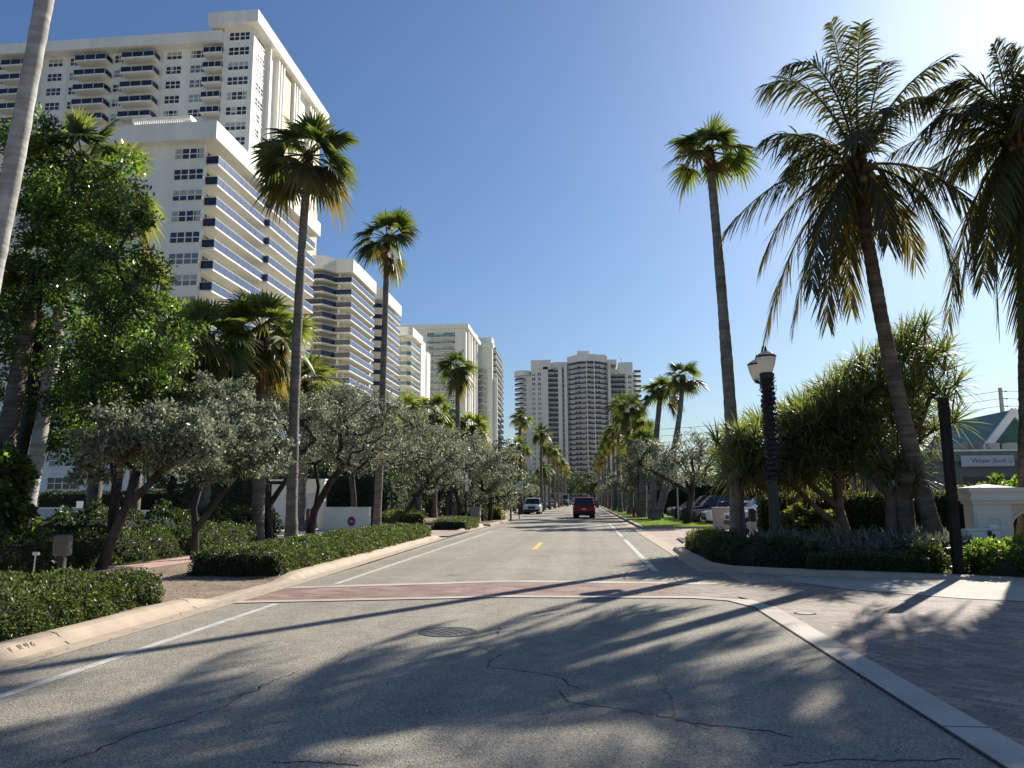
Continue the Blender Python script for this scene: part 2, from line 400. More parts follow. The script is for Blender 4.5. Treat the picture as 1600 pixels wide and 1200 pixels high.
def nrm(a):
    return a/np.maximum(np.linalg.norm(a, axis=-1, keepdims=True), 1e-9)
# ------------------------------------------------------------------ vegetation builders
def leaf_quads(Pts, size, rng, aspect=0.45, up=0.4, outward=None):
    """one rhombic leaf at each point"""
    n = len(Pts)
    d = rng.normal(size=(n, 3)); d[:, 2] -= 0.25
    if outward is not None: d = d*0.7+outward*1.0
    d = nrm(d)
    nm = rng.normal(size=(n, 3)); nm[:, 2] += up*2
    nm = nrm(nm-d*np.sum(nm*d, axis=1, keepdims=True))
    s = np.cross(d, nm)
    L = (size*rng.uniform(0.65, 1.25, size=n))[:, None]
    a = Pts; b = Pts+d*L*0.45+s*L*aspect*0.5; c = Pts+d*L-nm*L*0.12; e = Pts+d*L*0.45-s*L*aspect*0.5
    V = np.stack([a, b, c, e], axis=1).reshape(-1, 3)
    Q = np.arange(4*n).reshape(n, 4)
    return V, Q

def strip(p, wv, sv):
    """ribbon through points p (k,3) with half widths wv along side sv"""
    k = len(p); V = np.empty((2*k, 3)); V[0::2] = p-sv*wv[:, None]; V[1::2] = p+sv*wv[:, None]
    Q = np.array([(2*i, 2*i+1, 2*i+3, 2*i+2) for i in range(k-1)])
    return V, Q

DOWN = np.array([0, 0, -1.0])
def fan_frond(az, el, pet, blade, droop, rng, nseg=22, spread=1.85):
    f = np.array([math.cos(az)*math.cos(el), math.sin(az)*math.cos(el), math.sin(el)])
    side = np.array([-math.sin(az), math.cos(az), 0.0])
    parts = []
    t = np.linspace(0, 1, 5)
    pp = f*pet*t[:, None]+DOWN*(0.25*droop*pet)*(t**2)[:, None]
    c = pp[-1]; f2 = nrm(pp[-1]-pp[-2]+DOWN*0.12*droop)
    n2 = np.cross(f2, side); n2 = n2 if n2[2] > 0 or el < 0 else n2
    wv = np.linspace(0.035, 0.016, 5)
    parts.append(strip(pp, wv, side)); parts.append(strip(pp, wv, n2))
    tilt = rng.normal(0, 0.55)
    side2 = nrm(side*math.cos(tilt)+n2*math.sin(tilt)); n3 = np.cross(f2, side2)
    for ph in np.linspace(-spread, spread, nseg):
        L = blade*(1-0.28*(abs(ph)/spread)**2)*rng.uniform(0.9, 1.06)
        d = f2*math.cos(ph)+side2*math.sin(ph)
        s = np.array([0, 0.3, 0.62, 0.85, 1.0])
        p = c+d*L*s[:, None]+n3*(0.10*L*abs(math.sin(ph)))*s[:, None]
        p = p+DOWN*(L*(0.10+0.42*droop)*rng.uniform(0.7, 1.3))*(s**2.6)[:, None]
        wseg = blade*np.array([0.010, 0.058, 0.048, 0.022, 0.003])
        sv = nrm(np.cross(d, n3)*1.0+n3*rng.uniform(-0.5, 0.5))
        parts.append(strip(p, wseg, sv))
    return merge_vq(parts)

def fan_crown(seed, n=30, pet=0.95, blade=1.0, low=-0.75, nseg=20, dead=0):
    """list of fronds (V,Q,old) round the origin"""
    rng = np.random.default_rng(seed); out = []
    for i in range(n):
        k = (i+0.5)/n
        el = 1.4-(1.4-low)*k**0.8+rng.normal(0, 0.2)
        az = i*2.39996+rng.normal(0, 0.4)
        dr = 0.12+0.8*k+rng.uniform(-0.1, 0.25)
        V, Q = fan_frond(az, el, pet*rng.uniform(0.75, 1.3)*(0.7+0.3*min(1, k*3)), blade*rng.uniform(0.8, 1.15), dr, rng, nseg)
        out.append((V, Q, k > 0.82))
    for i in range(dead):
        V, Q = fan_frond(rng.uniform(0, 6.3), -1.15+rng.normal(0, 0.12), pet*0.9, blade*0.8, 1.1, rng, nseg)
        out.append((V, Q, 2))
    return out

def bez(a, b, c, t):
    t = np.asarray(t)[:, None]
    return a*(1-t)**2+b*2*t*(1-t)+c*t**2

def coco_frond(a, b, c, rng, n=54, leaf=0.82, old=False):
    a, b, c = map(lambda q: np.asarray(q, float), (a, b, c))
    T = np.linspace(0, 1, 14); R0 = bez(a, b, c, T)+DOWN*(0.15*T**4)[:, None]
    parts = []
    tg0 = nrm(np.gradient(R0, axis=0))
    hz = np.array([c[0]-a[0], c[1]-a[1], 0.0])
    if np.linalg.norm(hz) < 0.5: hz = hz+np.array([rng.normal(), rng.normal(), 0])
    side = nrm(np.array([-hz[1], hz[0], 0.0]))
    rw = np.linspace(0.05, 0.008, 14)
    parts.append(strip(R0, rw, np.tile(side, (14, 1)))); parts.append(strip(R0, rw, nrm(np.cross(tg0, side))))
    ts = np.linspace(0.1, 1.0, n)
    pts = bez(a, b, c, ts)+DOWN*(0.15*ts**4)[:, None]
    tg = nrm(2*(1-ts)[:, None]*(b-a)+2*ts[:, None]*(c-b))
    twist = rng.normal(0, 0.25)
    for i in range(n):
        t = ts[i]; L = leaf*(0.6+1.7*t*(1-t)*1.0+0.1)*(1.0 if t < 0.8 else 1.0-1.7*(t-0.8))*rng.uniform(0.85, 1.1)
        nn = np.cross(tg[i], side); nn = nn if nn[2] >= 0 else -nn
        for sg in (-1, 1):
            if rng.random() < (0.10 if old else 0.035): continue
            flat = 1-abs(tg[i][2])
            d = nrm(side*sg*(0.75-0.2*flat+0.15*math.sin(twist))+tg[i]*(0.6+0.4*t)+nn*0.1+DOWN*rng.uniform(0.12, 0.35+0.8*flat)+rng.normal(0, 0.09, 3))
            s = np.array([0, 0.3, 0.7, 1.0])
            p = pts[i]+d*L*s[:, None]+DOWN*(L*rng.uniform(0.25, 0.65))*(s**2)[:, None]
            sv = nrm(np.cross(d, nn)+rng.normal(0, 0.25, 3))
            parts.append(strip(p, np.array([0.012, 0.026, 0.021, 0.003]), sv))
    return merge_vq(parts)

def rosette(c, axis, rng, n=30, L=0.75, wd=0.022, cone=1.75):
    parts = []
    axis = nrm(np.asarray(axis, float))
    h = np.array([1.0, 0, 0]) if abs(axis[0]) < 0.8 else np.array([0, 1.0, 0])
    a = nrm(np.cross(axis, h)); b = np.cross(axis, a)
    for i in range(n):
        th = cone*((i+0.5)/n)**0.7; ph = i*2.39996+rng.normal(0, 0.2)
        d = axis*math.cos(th)+(a*math.cos(ph)+b*math.sin(ph))*math.sin(th)
        l = L*rng.uniform(0.75, 1.15); s = np.array([0, 0.35, 0.7, 1.0])
        p = c+d*l*s[:, None]+DOWN*(l*(0.10+0.28*(th/cone))*rng.uniform(0.6, 1.4))*(s**2.2)[:, None]
        sv = nrm(np.cross(d, axis+rng.normal(0, 0.2, 3)))
        parts.append(strip(p, wd*np.array([0.8, 1.0, 0.7, 0.08]), sv))
    return merge_vq(parts)

def skeleton(trunks, tips, rng, step=0.6, jit=0.08, zpen=0.9, bend=0.12):
    """branches reaching from trunk polylines to every tip; returns nodes, parents, child counts"""
    nodes, par = [], []
    for tr in trunks:
        j0 = tr[0] if isinstance(tr[0], int) else -1
        pts = tr[1:] if isinstance(tr[0], int) else tr
        prev = j0
        for p in pts:
            nodes.append(np.asarray(p, float)); par.append(prev); prev = len(nodes)-1
    ntr = len(nodes)
    arr = np.array(nodes)
    tips = [np.asarray(t, float) for t in tips]
    base = arr[ntr//2:ntr]
    tips.sort(key=lambda t: np.min(np.linalg.norm(base-t, axis=1)))
    for t in tips:
        A = np.array(nodes); dv = t-A
        cost = np.linalg.norm(dv, axis=1)+zpen*np.maximum(0, A[:, 2]-t[2]+0.2)
        lowest = A[:, 2] < nodes[0][2]+0.35*(nodes[ntr-1][2]-nodes[0][2])
        cost[:ntr][lowest[:ntr]] += 3.0
        j = int(np.argmin(cost)); D = t-nodes[j]; k = max(1, int(round(np.linalg.norm(D)/step)))
        perp = rng.normal(0, 1, 3); prev = j
        for q in range(1, k+1):
            s = q/k
            p = nodes[j]+D*s+perp*bend*np.linalg.norm(D)*s*(1-s)+(rng.normal(0, jit, 3) if q < k else 0)
            nodes.append(p); par.append(prev); prev = len(nodes)-1
    cnt = np.zeros(len(nodes)); ch = [0]*len(nodes)
    for i in range(len(nodes)):
        if par[i] >= 0: ch[par[i]] += 1
    for i in reversed(range(len(nodes))):
        if ch[i] == 0: cnt[i] += 1
        if par[i] >= 0: cnt[par[i]] += cnt[i]
    return nodes, par, cnt, ntr

def branch_mesh(mb, nodes, par, cnt, r0, rmin=0.012, ex=0.5, mi=0):
    tot = cnt[0]; r = np.maximum(rmin, r0*(cnt/tot)**ex)
    for i in range(len(nodes)):
        j = par[i]
        if j < 0: continue
        rj = min(r[j], r[i]*1.35) if par[j] >= 0 or i > 1 else r[j]
        mb.tube([nodes[j], nodes[i]], [rj, r[i]], 6 if r[i] > 0.03 else 4, mi, cap=False)

def ellipsoid_tips(blobs, n, rng, shell=0.55):
    vol = np.array([b[1][0]*b[1][1]*b[1][2] for b in blobs])**0.72; vol = vol/vol.sum(); out = []
    for (c, r), v in zip(blobs, vol):
        for _ in range(max(2, int(round(n*v)))):
            d = nrm(rng.normal(size=3)); k = shell+(1.12-shell)*rng.random()+(0.18*rng.random() if rng.random() < 0.25 else 0)
            out.append(np.array(c)+d*np.array(r)*k)
    return out

def build_tree(name, label, cat, base, trunks, blobs, ntips, nleaf, lsize, lmats, bark, r0, rc=0.4, seed=1, aspect=0.45,
               group=None, rz=0, step=0.6, up=0.4, shell=0.5, base_flare=1.25):
    """tree thing with a trunk part (with its limbs) and a crown part made of single leaves"""
    rng = np.random.default_rng(seed)
    root = thing(name, label, cat, base, rz, group)
    tips = ellipsoid_tips(blobs, ntips, rng, shell)
    nodes, par, cnt, ntr = skeleton(trunks, tips, rng, step)
    mb = MB(); branch_mesh(mb, nodes, par, cnt, r0)
    tr = trunks[0]
    mb.tube(tr, [r0*(base_flare if i == 0 else 1.0-0.25*i/len(tr)) for i in range(len(tr))], 9, 0)
    mb.build('trunk', bark, root, smooth=True)
    per = int(nleaf/len(tips))
    C = np.repeat(np.array(tips), per, axis=0)
    dirs = nrm(rng.normal(size=C.shape))
    offs = dirs*(rc*rng.random(len(C))[:, None]**0.5)*np.array([1, 1, 0.75])
    keep = rng.random(len(C)) < np.repeat(rng.uniform(0.35, 1, len(tips)), per)
    Pts = (C+offs)[keep]
    V, Q = leaf_quads(Pts, lsize, rng, aspect, up, outward=dirs[keep]*0.5)
    idx = None
    if len(lmats) > 1:
        idx = np.repeat(rng.integers(0, len(lmats), len(tips)), per)[keep]
    link('crown', npmesh('crown', V, Q, lmats, idx), root)
    return root

def curve_pts(a, b, bow, n=9):
    a, b, bow = np.array(a, float), np.array(b, float), np.array(bow, float)
    return [tuple(a+(b-a)*t+bow*4*t*(1-t)) for t in np.linspace(0, 1, n)]

def trunk_mesh(pts, r0, r1, flare=1.5, n=12, seed=0):
    rg = random.Random(seed); mb = MB(); k = len(pts); fine = []; rs = []
    for i in range((k-1)*12+1):
        t = i/((k-1)*12); j = min(k-2, int(t*(k-1))); u_ = t*(k-1)-j
        fine.append(tuple(Vector(pts[j]).lerp(Vector(pts[j+1]), u_)))
        rs.append((r0+(r1-r0)*t)*(1+(flare-1)*max(0, 1-t*9)**2)*(1+rg.uniform(-0.03, 0.03)+(0.035 if i % 3 == 0 else 0)+0.03*math.sin(t*31+seed)))
    mb.tube(fine, rs, n, 0); return mb

CROWN_CACHE = {}
def fan_palm(name, label, base, top, bow=(0, 0, 0), r0=0.2, r1=0.13, seed=1, n=30, pet=0.95, blade=1.0, low=-0.75,
             fronds=False, dead=0, group=None, lf='lf_fan', bark=None, nseg=20, boot=0.7, skirt=None, flare=1.5):
    """fan palm: trunk with a brown boot of old leaf bases, fronds at the top"""
    root = thing(name, label, 'palm tree', base, 0, group)
    T = tuple(np.array(top)-np.array(base))
    tp = trunk_mesh(curve_pts((0, 0, -0.1), T, bow), r0, r1, seed=seed, flare=flare).build('trunk', bark or M['bark_fan'], root, smooth=True)
    mb = MB(); rg = random.Random(seed); Z = Vector(T)
    d = (Vector(curve_pts((0, 0, 0), T, bow)[-1])-Vector(curve_pts((0, 0, 0), T, bow)[-2])).normalized()
    mb.tube([Z-d*boot, Z-d*boot*0.5, Z+d*0.1, Z+d*0.25], [r1*1.05, r1*1.55, r1*1.35, r1*0.4], 10)
    for i in range(26):
        a = i*2.4; q = Z-d*(boot*rg.random()); e = Vector((math.cos(a), math.sin(a), 0.8)).normalized()
        mb.tube([q+e*r1*0.9, q+e*(r1*1.5+0.1)], [0.03, 0.012], 4)
    mb.build('leaf_base', M['boot'], tp)
    lst = fan_crown(seed, n, pet, blade, low, nseg, dead)
    mats = [M[lf], M['lf_fan2'], M['lf_dead']]
    if fronds:
        for V, Q, o in lst:
            link('frond', npmesh('frond', V, Q, [mats[int(o)]]), root, T)
    else:
        key = (seed % 5, n, pet, blade, low, nseg, dead, lf)
        if key not in CROWN_CACHE:
            V, Q = merge_vq([(V, Q) for V, Q, o in lst])
            idx = np.concatenate([np.full(len(Q), int(o)) for V, Q, o in lst])
            CROWN_CACHE[key] = npmesh('crown', V, Q, mats, idx)
        c = link('crown', CROWN_CACHE[key], root, T); c.rotation_euler = (0, 0, seed*1.7)
    return root

def hedge_mesh(path, w, h, n, lsize, seed, z0=0.0, rough=0.06, expo=0.35, aspect=0.55):
    """clipped hedge along a plan path: dark inside, leaves all over the surface"""
    rng = np.random.default_rng(seed)
    p = np.array([(q[0], q[1]) for q in path], float); seg = np.linalg.norm(np.diff(p, axis=0), axis=1); cum = np.r_[0, np.cumsum(seg)]
    tot = cum[-1]
    def at(s):
        i = np.clip(np.searchsorted(cum, s, side='right')-1, 0, len(seg)-1); u_ = (s-cum[i])/seg[i]
        c = p[i]+(p[i+1]-p[i])*u_[:, None]; t = nrm((p[i+1]-p[i])); return c, t
    def bump(x, y, z):
        return rough*(np.sin(x*2.1+seed)*np.cos(y*1.7+z*2.3)+0.6*np.sin(x*5.3+y*4.1+z*6)+0.4*np.sin(y*9.1-x*7+z*5))
    def cross(th):
        cx = np.sign(np.cos(th))*np.abs(np.cos(th))**expo; sz = np.abs(np.sin(th))**expo
        return cx*w/2, sz*h
    # surface points by arc length of the section
    tt = np.linspace(0, PI, 200); xx, zz = cross(tt); al = np.r_[0, np.cumsum(np.hypot(np.diff(xx), np.diff(zz)))]
    per = al[-1]; cap = w*h
    nb = int(n*per*tot/(per*tot+2*cap)); nc = n-nb
    s = rng.random(nb)*tot; th = np.interp(rng.random(nb)*per, al, tt); x, z = cross(th)
    c, t = at(s); nr = np.stack([t[:, 1], -t[:, 0]], 1)
    Pn = np.c_[c+nr*x[:, None], z0+z]
    nxy = np.abs(np.cos(th))**(2-expo)*np.sign(np.cos(th))*h; nz_ = np.abs(np.sin(th))**(2-expo)*w/2
    N = nrm(np.c_[nr*nxy[:, None], nz_])
    # the two ends
    se = np.where(rng.random(nc) < 0.5, 0.0, tot); c2, t2 = at(se); nr2 = np.stack([t2[:, 1], -t2[:, 0]], 1)
    x2 = rng.uniform(-w/2, w/2, nc); z2 = rng.uniform(0, h, nc)
    P2 = np.c_[c2+nr2*x2[:, None], z0+z2]; N2 = np.c_[t2*np.where(se > 0, 1, -1)[:, None], np.zeros(nc)]
    Pn = np.r_[Pn, P2]; N = np.r_[N, N2]
    Pn = Pn+N*(bump(Pn[:, 0], Pn[:, 1], Pn[:, 2])+rng.uniform(-0.07, 0.035, len(Pn))+np.where(rng.random(len(Pn)) < 0.025, rng.uniform(0.02, 0.1, len(Pn)), 0))[:, None]
    Pn[:, 2] = np.maximum(Pn[:, 2], z0+0.01)
    V, Q = leaf_quads(Pn, lsize, rng, aspect, 0.2, outward=N*0.9)
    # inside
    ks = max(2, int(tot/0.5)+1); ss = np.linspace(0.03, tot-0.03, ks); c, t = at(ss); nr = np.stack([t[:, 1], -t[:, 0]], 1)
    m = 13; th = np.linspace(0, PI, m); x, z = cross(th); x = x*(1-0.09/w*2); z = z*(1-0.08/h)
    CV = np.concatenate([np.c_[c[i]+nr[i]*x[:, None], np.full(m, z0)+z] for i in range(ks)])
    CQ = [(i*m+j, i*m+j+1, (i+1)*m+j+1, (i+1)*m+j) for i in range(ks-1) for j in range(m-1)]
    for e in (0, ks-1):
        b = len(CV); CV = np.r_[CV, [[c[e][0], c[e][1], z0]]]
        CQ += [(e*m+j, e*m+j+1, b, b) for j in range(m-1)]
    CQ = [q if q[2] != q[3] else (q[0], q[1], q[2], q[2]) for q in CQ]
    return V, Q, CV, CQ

def hedge(name, label, path, w, h, n, lsize, lmat, seed, cat='hedge', group=None, z0=0.0, rough=0.06, expo=0.35, aspect=0.55, extra=None):
    V, Q, CV, CQ = hedge_mesh(path, w, h, n, lsize, seed, z0, rough, expo, aspect)
    me = bpy.data.meshes.new(name)
    base = len(V)
    faces = [tuple(int(a) for a in q) for q in Q]+[tuple(dict.fromkeys(int(a)+base for a in q)) for q in CQ]
    me.from_pydata(np.concatenate([V, CV]).tolist(), [], faces)
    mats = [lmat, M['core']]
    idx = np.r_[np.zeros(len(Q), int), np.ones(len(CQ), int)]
    if extra is not None:
        mats.append(extra); rng = np.random.default_rng(seed+9)
        sel = rng.random(len(Q)) < 0.3; idx[:len(Q)][sel] = 2
    for x in mats: me.materials.append(x)
    me.polygons.foreach_set('material_index', idx.astype(np.int32)); me.update()
    o = link(name, me)
    return tag(o, label, cat, group)
# ------------------------------------------------------------------ ground, road, kerbs
def sheet(name, pts, z, m, parent=None):
    mb = MB(); mb.poly([(p[0], p[1], z) for p in pts]); return mb.build(name, m, parent)

struct(sheet('ground', [(-1500, -300), (1500, -300), (1500, 2500), (-1500, 2500)], -0.03, M['bounce_ground']))
road = struct(sheet('road', [(-5.6, -25), (2.45, -25), (2.45, 420), (-8.6, 420), (-8.6, 64), (-5.6, 60)], 0.0, M['asphalt']))

# right hand paved forecourt with its pale edging band
BR = 2.45
struct(sheet('brick_forecourt', [(2.78, -25), (40, -25), (40, 15.2), (12, 15.85), (6.5, 16.2), (4.6, 16.4), (2.45, 15.9), (2.45, 13.35), (2.78, 12.4)], 0.004, M['brick_r']))
mb = MB()
band = [(2.45, -25), (2.78, -25), (2.78, 12.1), (2.6, 12.9), (1.75, 13.3), (-1.4, 13.28), (-5.6, 12.35), (-5.6, 12.08), (-1.4, 13.0), (1.7, 13.02), (2.2, 12.75), (2.45, 12.0)]
for q in ([0, 1, 2, 11], [2, 3, 10, 11], [3, 4, 9, 10], [4, 5, 8, 9], [5, 6, 7, 8]):
    mb.poly([(band[i][0], band[i][1], 0.008) for i in q])
struct(mb.build('edging_band', M['band']))
mb = MB()
for y in (11.9, 8.9, 5.95, 3.0): mb.box((2.45, y, 0.0082), (2.78, y+0.014, 0.0095))
pts = [(2.452, -25), (2.452, 12.0), (2.2, 12.76), (1.7, 13.03), (-1.4, 13.01), (-5.55, 12.09)]
for a, b_ in zip(pts[:-1], pts[1:]):
    d = (Vector(b_)-Vector(a)).normalized(); n_ = Vector((-d.y, d.x))*0.013
    mb.poly([(a[0]-n_.x, a[1]-n_.y, 0.0105), (b_[0]-n_.x, b_[1]-n_.y, 0.0105), (b_[0]+n_.x, b_[1]+n_.y, 0.0105), (a[0]+n_.x, a[1]+n_.y, 0.0105)])
struct(mb.build('pavement_joint', M['joint']))
struct(sheet('brick_corner', [(2.45, 15.4), (2.45, 17.65), (3.2, 17.65), (4.2, 16.9), (5.2, 16.4), (5.0, 15.3), (4.6, 15.35), (2.45, 15.9)][:1]+[(5.0, 15.3), (5.3, 16.6), (4.2, 17.0), (3.2, 17.75), (2.45, 17.75)], 0.0025, M['brick_r']))
struct(sheet('crosswalk_corner', [(1.5, 13.3), (1.75, 13.3), (2.45, 13.1), (2.45, 15.1), (1.62, 15.19)], 0.0045, M['brick_r']))
struct(sheet('crosswalk', [(-5.6, 12.35), (-1.4, 13.28), (1.5, 13.3), (1.62, 15.19), (1.5, 15.2), (-1.5, 15.42), (-5.55, 14.12)], 0.0045, M['brick_x']))
mb = MB()
for q in ([(-5.55, 14.12), (-1.5, 15.42), (-1.5, 15.72), (-5.52, 14.42)], [(-1.5, 15.42), (1.5, 15.2), (1.52, 15.5), (-1.5, 15.72)], [(1.5, 15.2), (2.45, 15.1), (2.45, 15.4), (1.52, 15.5)]):
    mb.poly([(a, b_, 0.0085) for a, b_ in q])
struct(mb.build('crosswalk_edge', M['band']))

# painted markings
mb = MB()
def line(x, y0, y1, wd=0.1, z=0.004): mb.box((x-wd/2, y0, 0.0012), (x+wd/2, y1, z))
line(-4.9, 2.0, 12.1); line(-4.88, 15.0, 40.5); line(1.53, 17.9, 31.5, 0.14); line(1.53, 34, 52, 0.14)
for y in (70, 84, 98, 112, 130, 150, 175, 200): line(1.53, y, y+9, 0.12); 
struct(mb.build('road_edge_line', M['paint_w']))
mb = MB()
for y in (25.3, 60, 95): mb.box((-1.78, y, 0.0012), (-1.62, y+4.2, 0.004))
struct(mb.build('road_centre_line', M['paint_y']))

# cracks in the old asphalt
rg = random.Random(3)
def crack(px, wd):
    pts = [G(*p) for p in px]; fine = []
    for a, b_ in zip(pts[:-1], pts[1:]):
        k = 7
        for i in range(k):
            t = i/k; L = math.dist(a, b_)
            fine.append((a[0]+(b_[0]-a[0])*t+rg.gauss(0, 0.035*L), a[1]+(b_[1]-a[1])*t+rg.gauss(0, 0.035*L)))
    fine.append(pts[-1][:2])
    for a, b_ in zip(fine[:-1], fine[1:]):
        d = Vector((b_[0]-a[0], b_[1]-a[1])); d.normalize(); h = wd*rg.uniform(0.4, 1.3)/2; n_ = Vector((-d.y, d.x))*h
        mb.poly([(a[0]-n_.x, a[1]-n_.y, 0.0025), (b_[0]-n_.x, b_[1]-n_.y, 0.0025), (b_[0]+n_.x, b_[1]+n_.y, 0.0025), (a[0]+n_.x, a[1]+n_.y, 0.0025)])
mb = MB()
for px, wd in (([(90, 1196), (200, 1150), (290, 1125), (360, 1100), (415, 1068), (460, 1050)], 0.014),
               ([(530, 1035), (545, 1022)], 0.012), ([(783, 1023), (765, 1034), (762, 1043)], 0.016), ([(745, 1010), (770, 1019)], 0.012),
               ([(764, 1043), (800, 1046), (840, 1052), (872, 1058), (905, 1077)], 0.017),
               ([(875, 1080), (886, 1096), (935, 1104), (1000, 1113), (1080, 1130), (1200, 1142), (1240, 1152)], 0.017),
               ([(1020, 1045), (1042, 1080), (1060, 1120), (1120, 1150)], 0.006), ([(1225, 1196), (1330, 1186), (1400, 1190), (1500, 1186)], 0.016),
               ([(425, 1192), (480, 1190), (560, 1197)], 0.012), ([(782, 980), (780, 992)], 0.02)):
    crack(px, wd)
mb.build('crack', M['crack'], road)

# manhole in the left lane
mh = thing('manhole_cover', 'round cast iron manhole cover set in the asphalt lane', 'manhole cover', (-1.72, 9.66, 0))
b0 = MB(); b0.lathe([(0.36, 0.0), (0.36, 0.006), (0.30, 0.007), (0.30, 0.002)], n=40); b0.build('rim', mat('cast_iron', (0.05, 0.05, 0.052), 0.6, 0.3, 20), mh)
b1 = MB(); b1.lathe([(0.29, 0.0), (0.29, 0.005), (0.0, 0.0055)], n=40)
for i in range(-4, 5):
    for j in range(-4, 5):
        x, y = i*0.06, j*0.06
        if x*x+y*y < 0.25**2 and (i+j) % 2 == 0: b1.box((x-0.024, y-0.024, 0.005), (x+0.024, y+0.024, 0.011))
b1.build('lid', mat('iron_lid', (0.085, 0.085, 0.085), 0.55, 0.3, 20), mh)
# small round valve lid in the forecourt
vl = thing('valve_lid', 'small oval metal valve lid set in the brick forecourt', 'valve lid', G(1258, 959)[:2]+(0.004,))
b0 = MB(); b0.lathe([(0.12, 0.0), (0.12, 0.008), (0.0, 0.009)], n=20); b0.build('lid', M['concrete'], vl)
b0 = MB(); b0.lathe([(0.15, 0.0), (0.15, 0.006), (0.125, 0.007), (0.12, 0.001)], n=20); b0.build('rim', M['joint'], vl)

# left kerb: a rolled pale kerb that dips at the crosswalk, and the verge behind it
def hdip(y):
    t = 0.0
    if 11.6 < y < 16.0:
        t = 1.0 if 12.4 < y < 15.0 else (y-11.6)/0.8 if y <= 12.4 else (16.0-y)/1.0
    if 32.8 < y < 40.6:
        t = 1.0 if 34 < y < 39.4 else (y-32.8)/1.2 if y <= 34 else (40.6-y)/1.2
    return 0.14-0.115*t
def kx(y):
    """kerb foot line, read off the photograph"""
    if y < 12: return -5.58
    if y < 15.5: return -5.58-0.0*(y-12)
    if y < 34: return -5.58-0.02*(y-15.5)
    return -5.95
ys = [-25, -10, 0, 4, 6, 8, 9, 10, 11, 11.6, 12, 12.4, 13.5, 15, 15.5, 16, 17, 19, 22, 26, 30, 32, 32.8, 34, 37, 39.4, 40.6, 43, 46, 48.2]
prof = [(0.0, 0.005), (-0.30, 0.012), (-0.36, 0.3), (-0.46, 0.88), (-0.53, 1.0), (-0.63, 1.0)]
mb = MB(); rows = []
for y in ys:
    h = hdip(y); rows.append([(kx(y)+a, y, b_ if i < 2 else b_*h) for i, (a, b_) in enumerate(prof)])
for A, B in zip(rows[:-1], rows[1:]):
    for j in range(len(prof)-1): mb.poly([A[j], B[j], B[j+1], A[j+1]])
kerb = struct(mb.build('kerb', M['kerb'], smooth=True))
mb = MB()
for y in (2.5, 5.5, 8.55, 11.45, 16.2, 18.4, 21.5, 24.6, 27.7, 30.8, 41.5, 44.5):
    h = hdip(y)
    pr = [(kx(y)-0.29, 0.016), (kx(y)-0.37, 0.3*h+0.004), (kx(y)-0.46, 0.88*h+0.004), (kx(y)-0.53, h+0.004), (kx(y)-0.62, h+0.004)]
    for a, b_ in zip(pr[:-1], pr[1:]):
        mb.poly([(a[0], y, a[1]), (b_[0], y, b_[1]), (b_[0], y+0.016, b_[1]), (a[0], y+0.016, a[1])])
mb.build('kerb_joint', M['joint'], kerb)
# characters pressed into the kerb face
def text(name, s, m, loc, rot, size, parent=None, ext=0.002, shear=0.0, space=1.0, offset=0.0):
    cu = bpy.data.curves.new(name, 'FONT'); cu.body = s; cu.size = size; cu.extrude = ext; cu.shear = shear
    cu.space_character = space; cu.offset = offset; cu.align_x = 'CENTER'; cu.align_y = 'CENTER'; cu.materials.append(m)
    t = bpy.data.objects.new(name, cu); COL.objects.link(t); bpy.context.view_layer.update()
    me = bpy.data.meshes.new_from_object(t.evaluated_get(bpy.context.evaluated_depsgraph_get())); bpy.data.objects.remove(t)
    o = bpy.data.objects.new(name, me); COL.objects.link(o)
    o.parent = parent; o.location = loc; o.rotation_euler = rot; return o
text('pressed_text', '1.R96', mat('pressed_concrete', (0.24, 0.19, 0.14), 0.9), (-5.985, 7.95, 0.083), (rad(49), 0, rad(90)), 0.12, kerb, 0.002, space=1.45, offset=-0.001)

mb = MB(); rows = []
for y in ys:
    rows.append([(kx(y)-0.62, y, hdip(y)-0.006), (kx(y)-0.95, y, 0.06 if hdip(y) > 0.1 else 0.03), (-10.5, y, 0.05)])
for A, B in zip(rows[:-1], rows[1:]):
    for j in range(2): mb.poly([A[j], B[j], B[j+1], A[j+1]])
struct(mb.build('verge', M['brick_v']))
# sidewalk wanders between the verge and the planting
mb = MB(); sw = [(-25, -10.6, -11.9), (6, -10.6, -11.9), (14, -10.5, -11.75), (17, -10.35, -11.55), (20, -10.2, -11.4), (30, -10.6, -11.6), (60, -10.6, -12)]
for (y0, a0, b0_), (y1, a1, b1_) in zip(sw[:-1], sw[1:]):
    mb.poly([(a0, y0, 0.056), (a1, y1, 0.056), (b1_, y1, 0.056), (b0_, y0, 0.056)])
struct(mb.build('sidewalk', M['walk']))
mb = MB(); mb.poly([(-11.5, -25, 0.04), (-11.5, 62, 0.04), (-60, 62, 0.04), (-60, -25, 0.04)]); struct(mb.build('planting_bed', M['mulch']))
# pale driveway apron to the garage on the left, and the drop-off drive in front of the block
struct(sheet('driveway_apron', [(-5.95, 33.6), (-5.95, 39.8), (-11.5, 40.5), (-11.5, 33.0)], 0.062, M['brick_p']))
struct(sheet('garage_ramp', [(-11.5, 33.4), (-11.5, 42.5), (-24, 43.5), (-24, 34.5)], 0.066, M['ramp']))
struct(sheet('entrance_drive', [(-17, 33), (-17, 44), (-44, 66), (-56, 56), (-38, 30)], 0.07, M['ramp']))
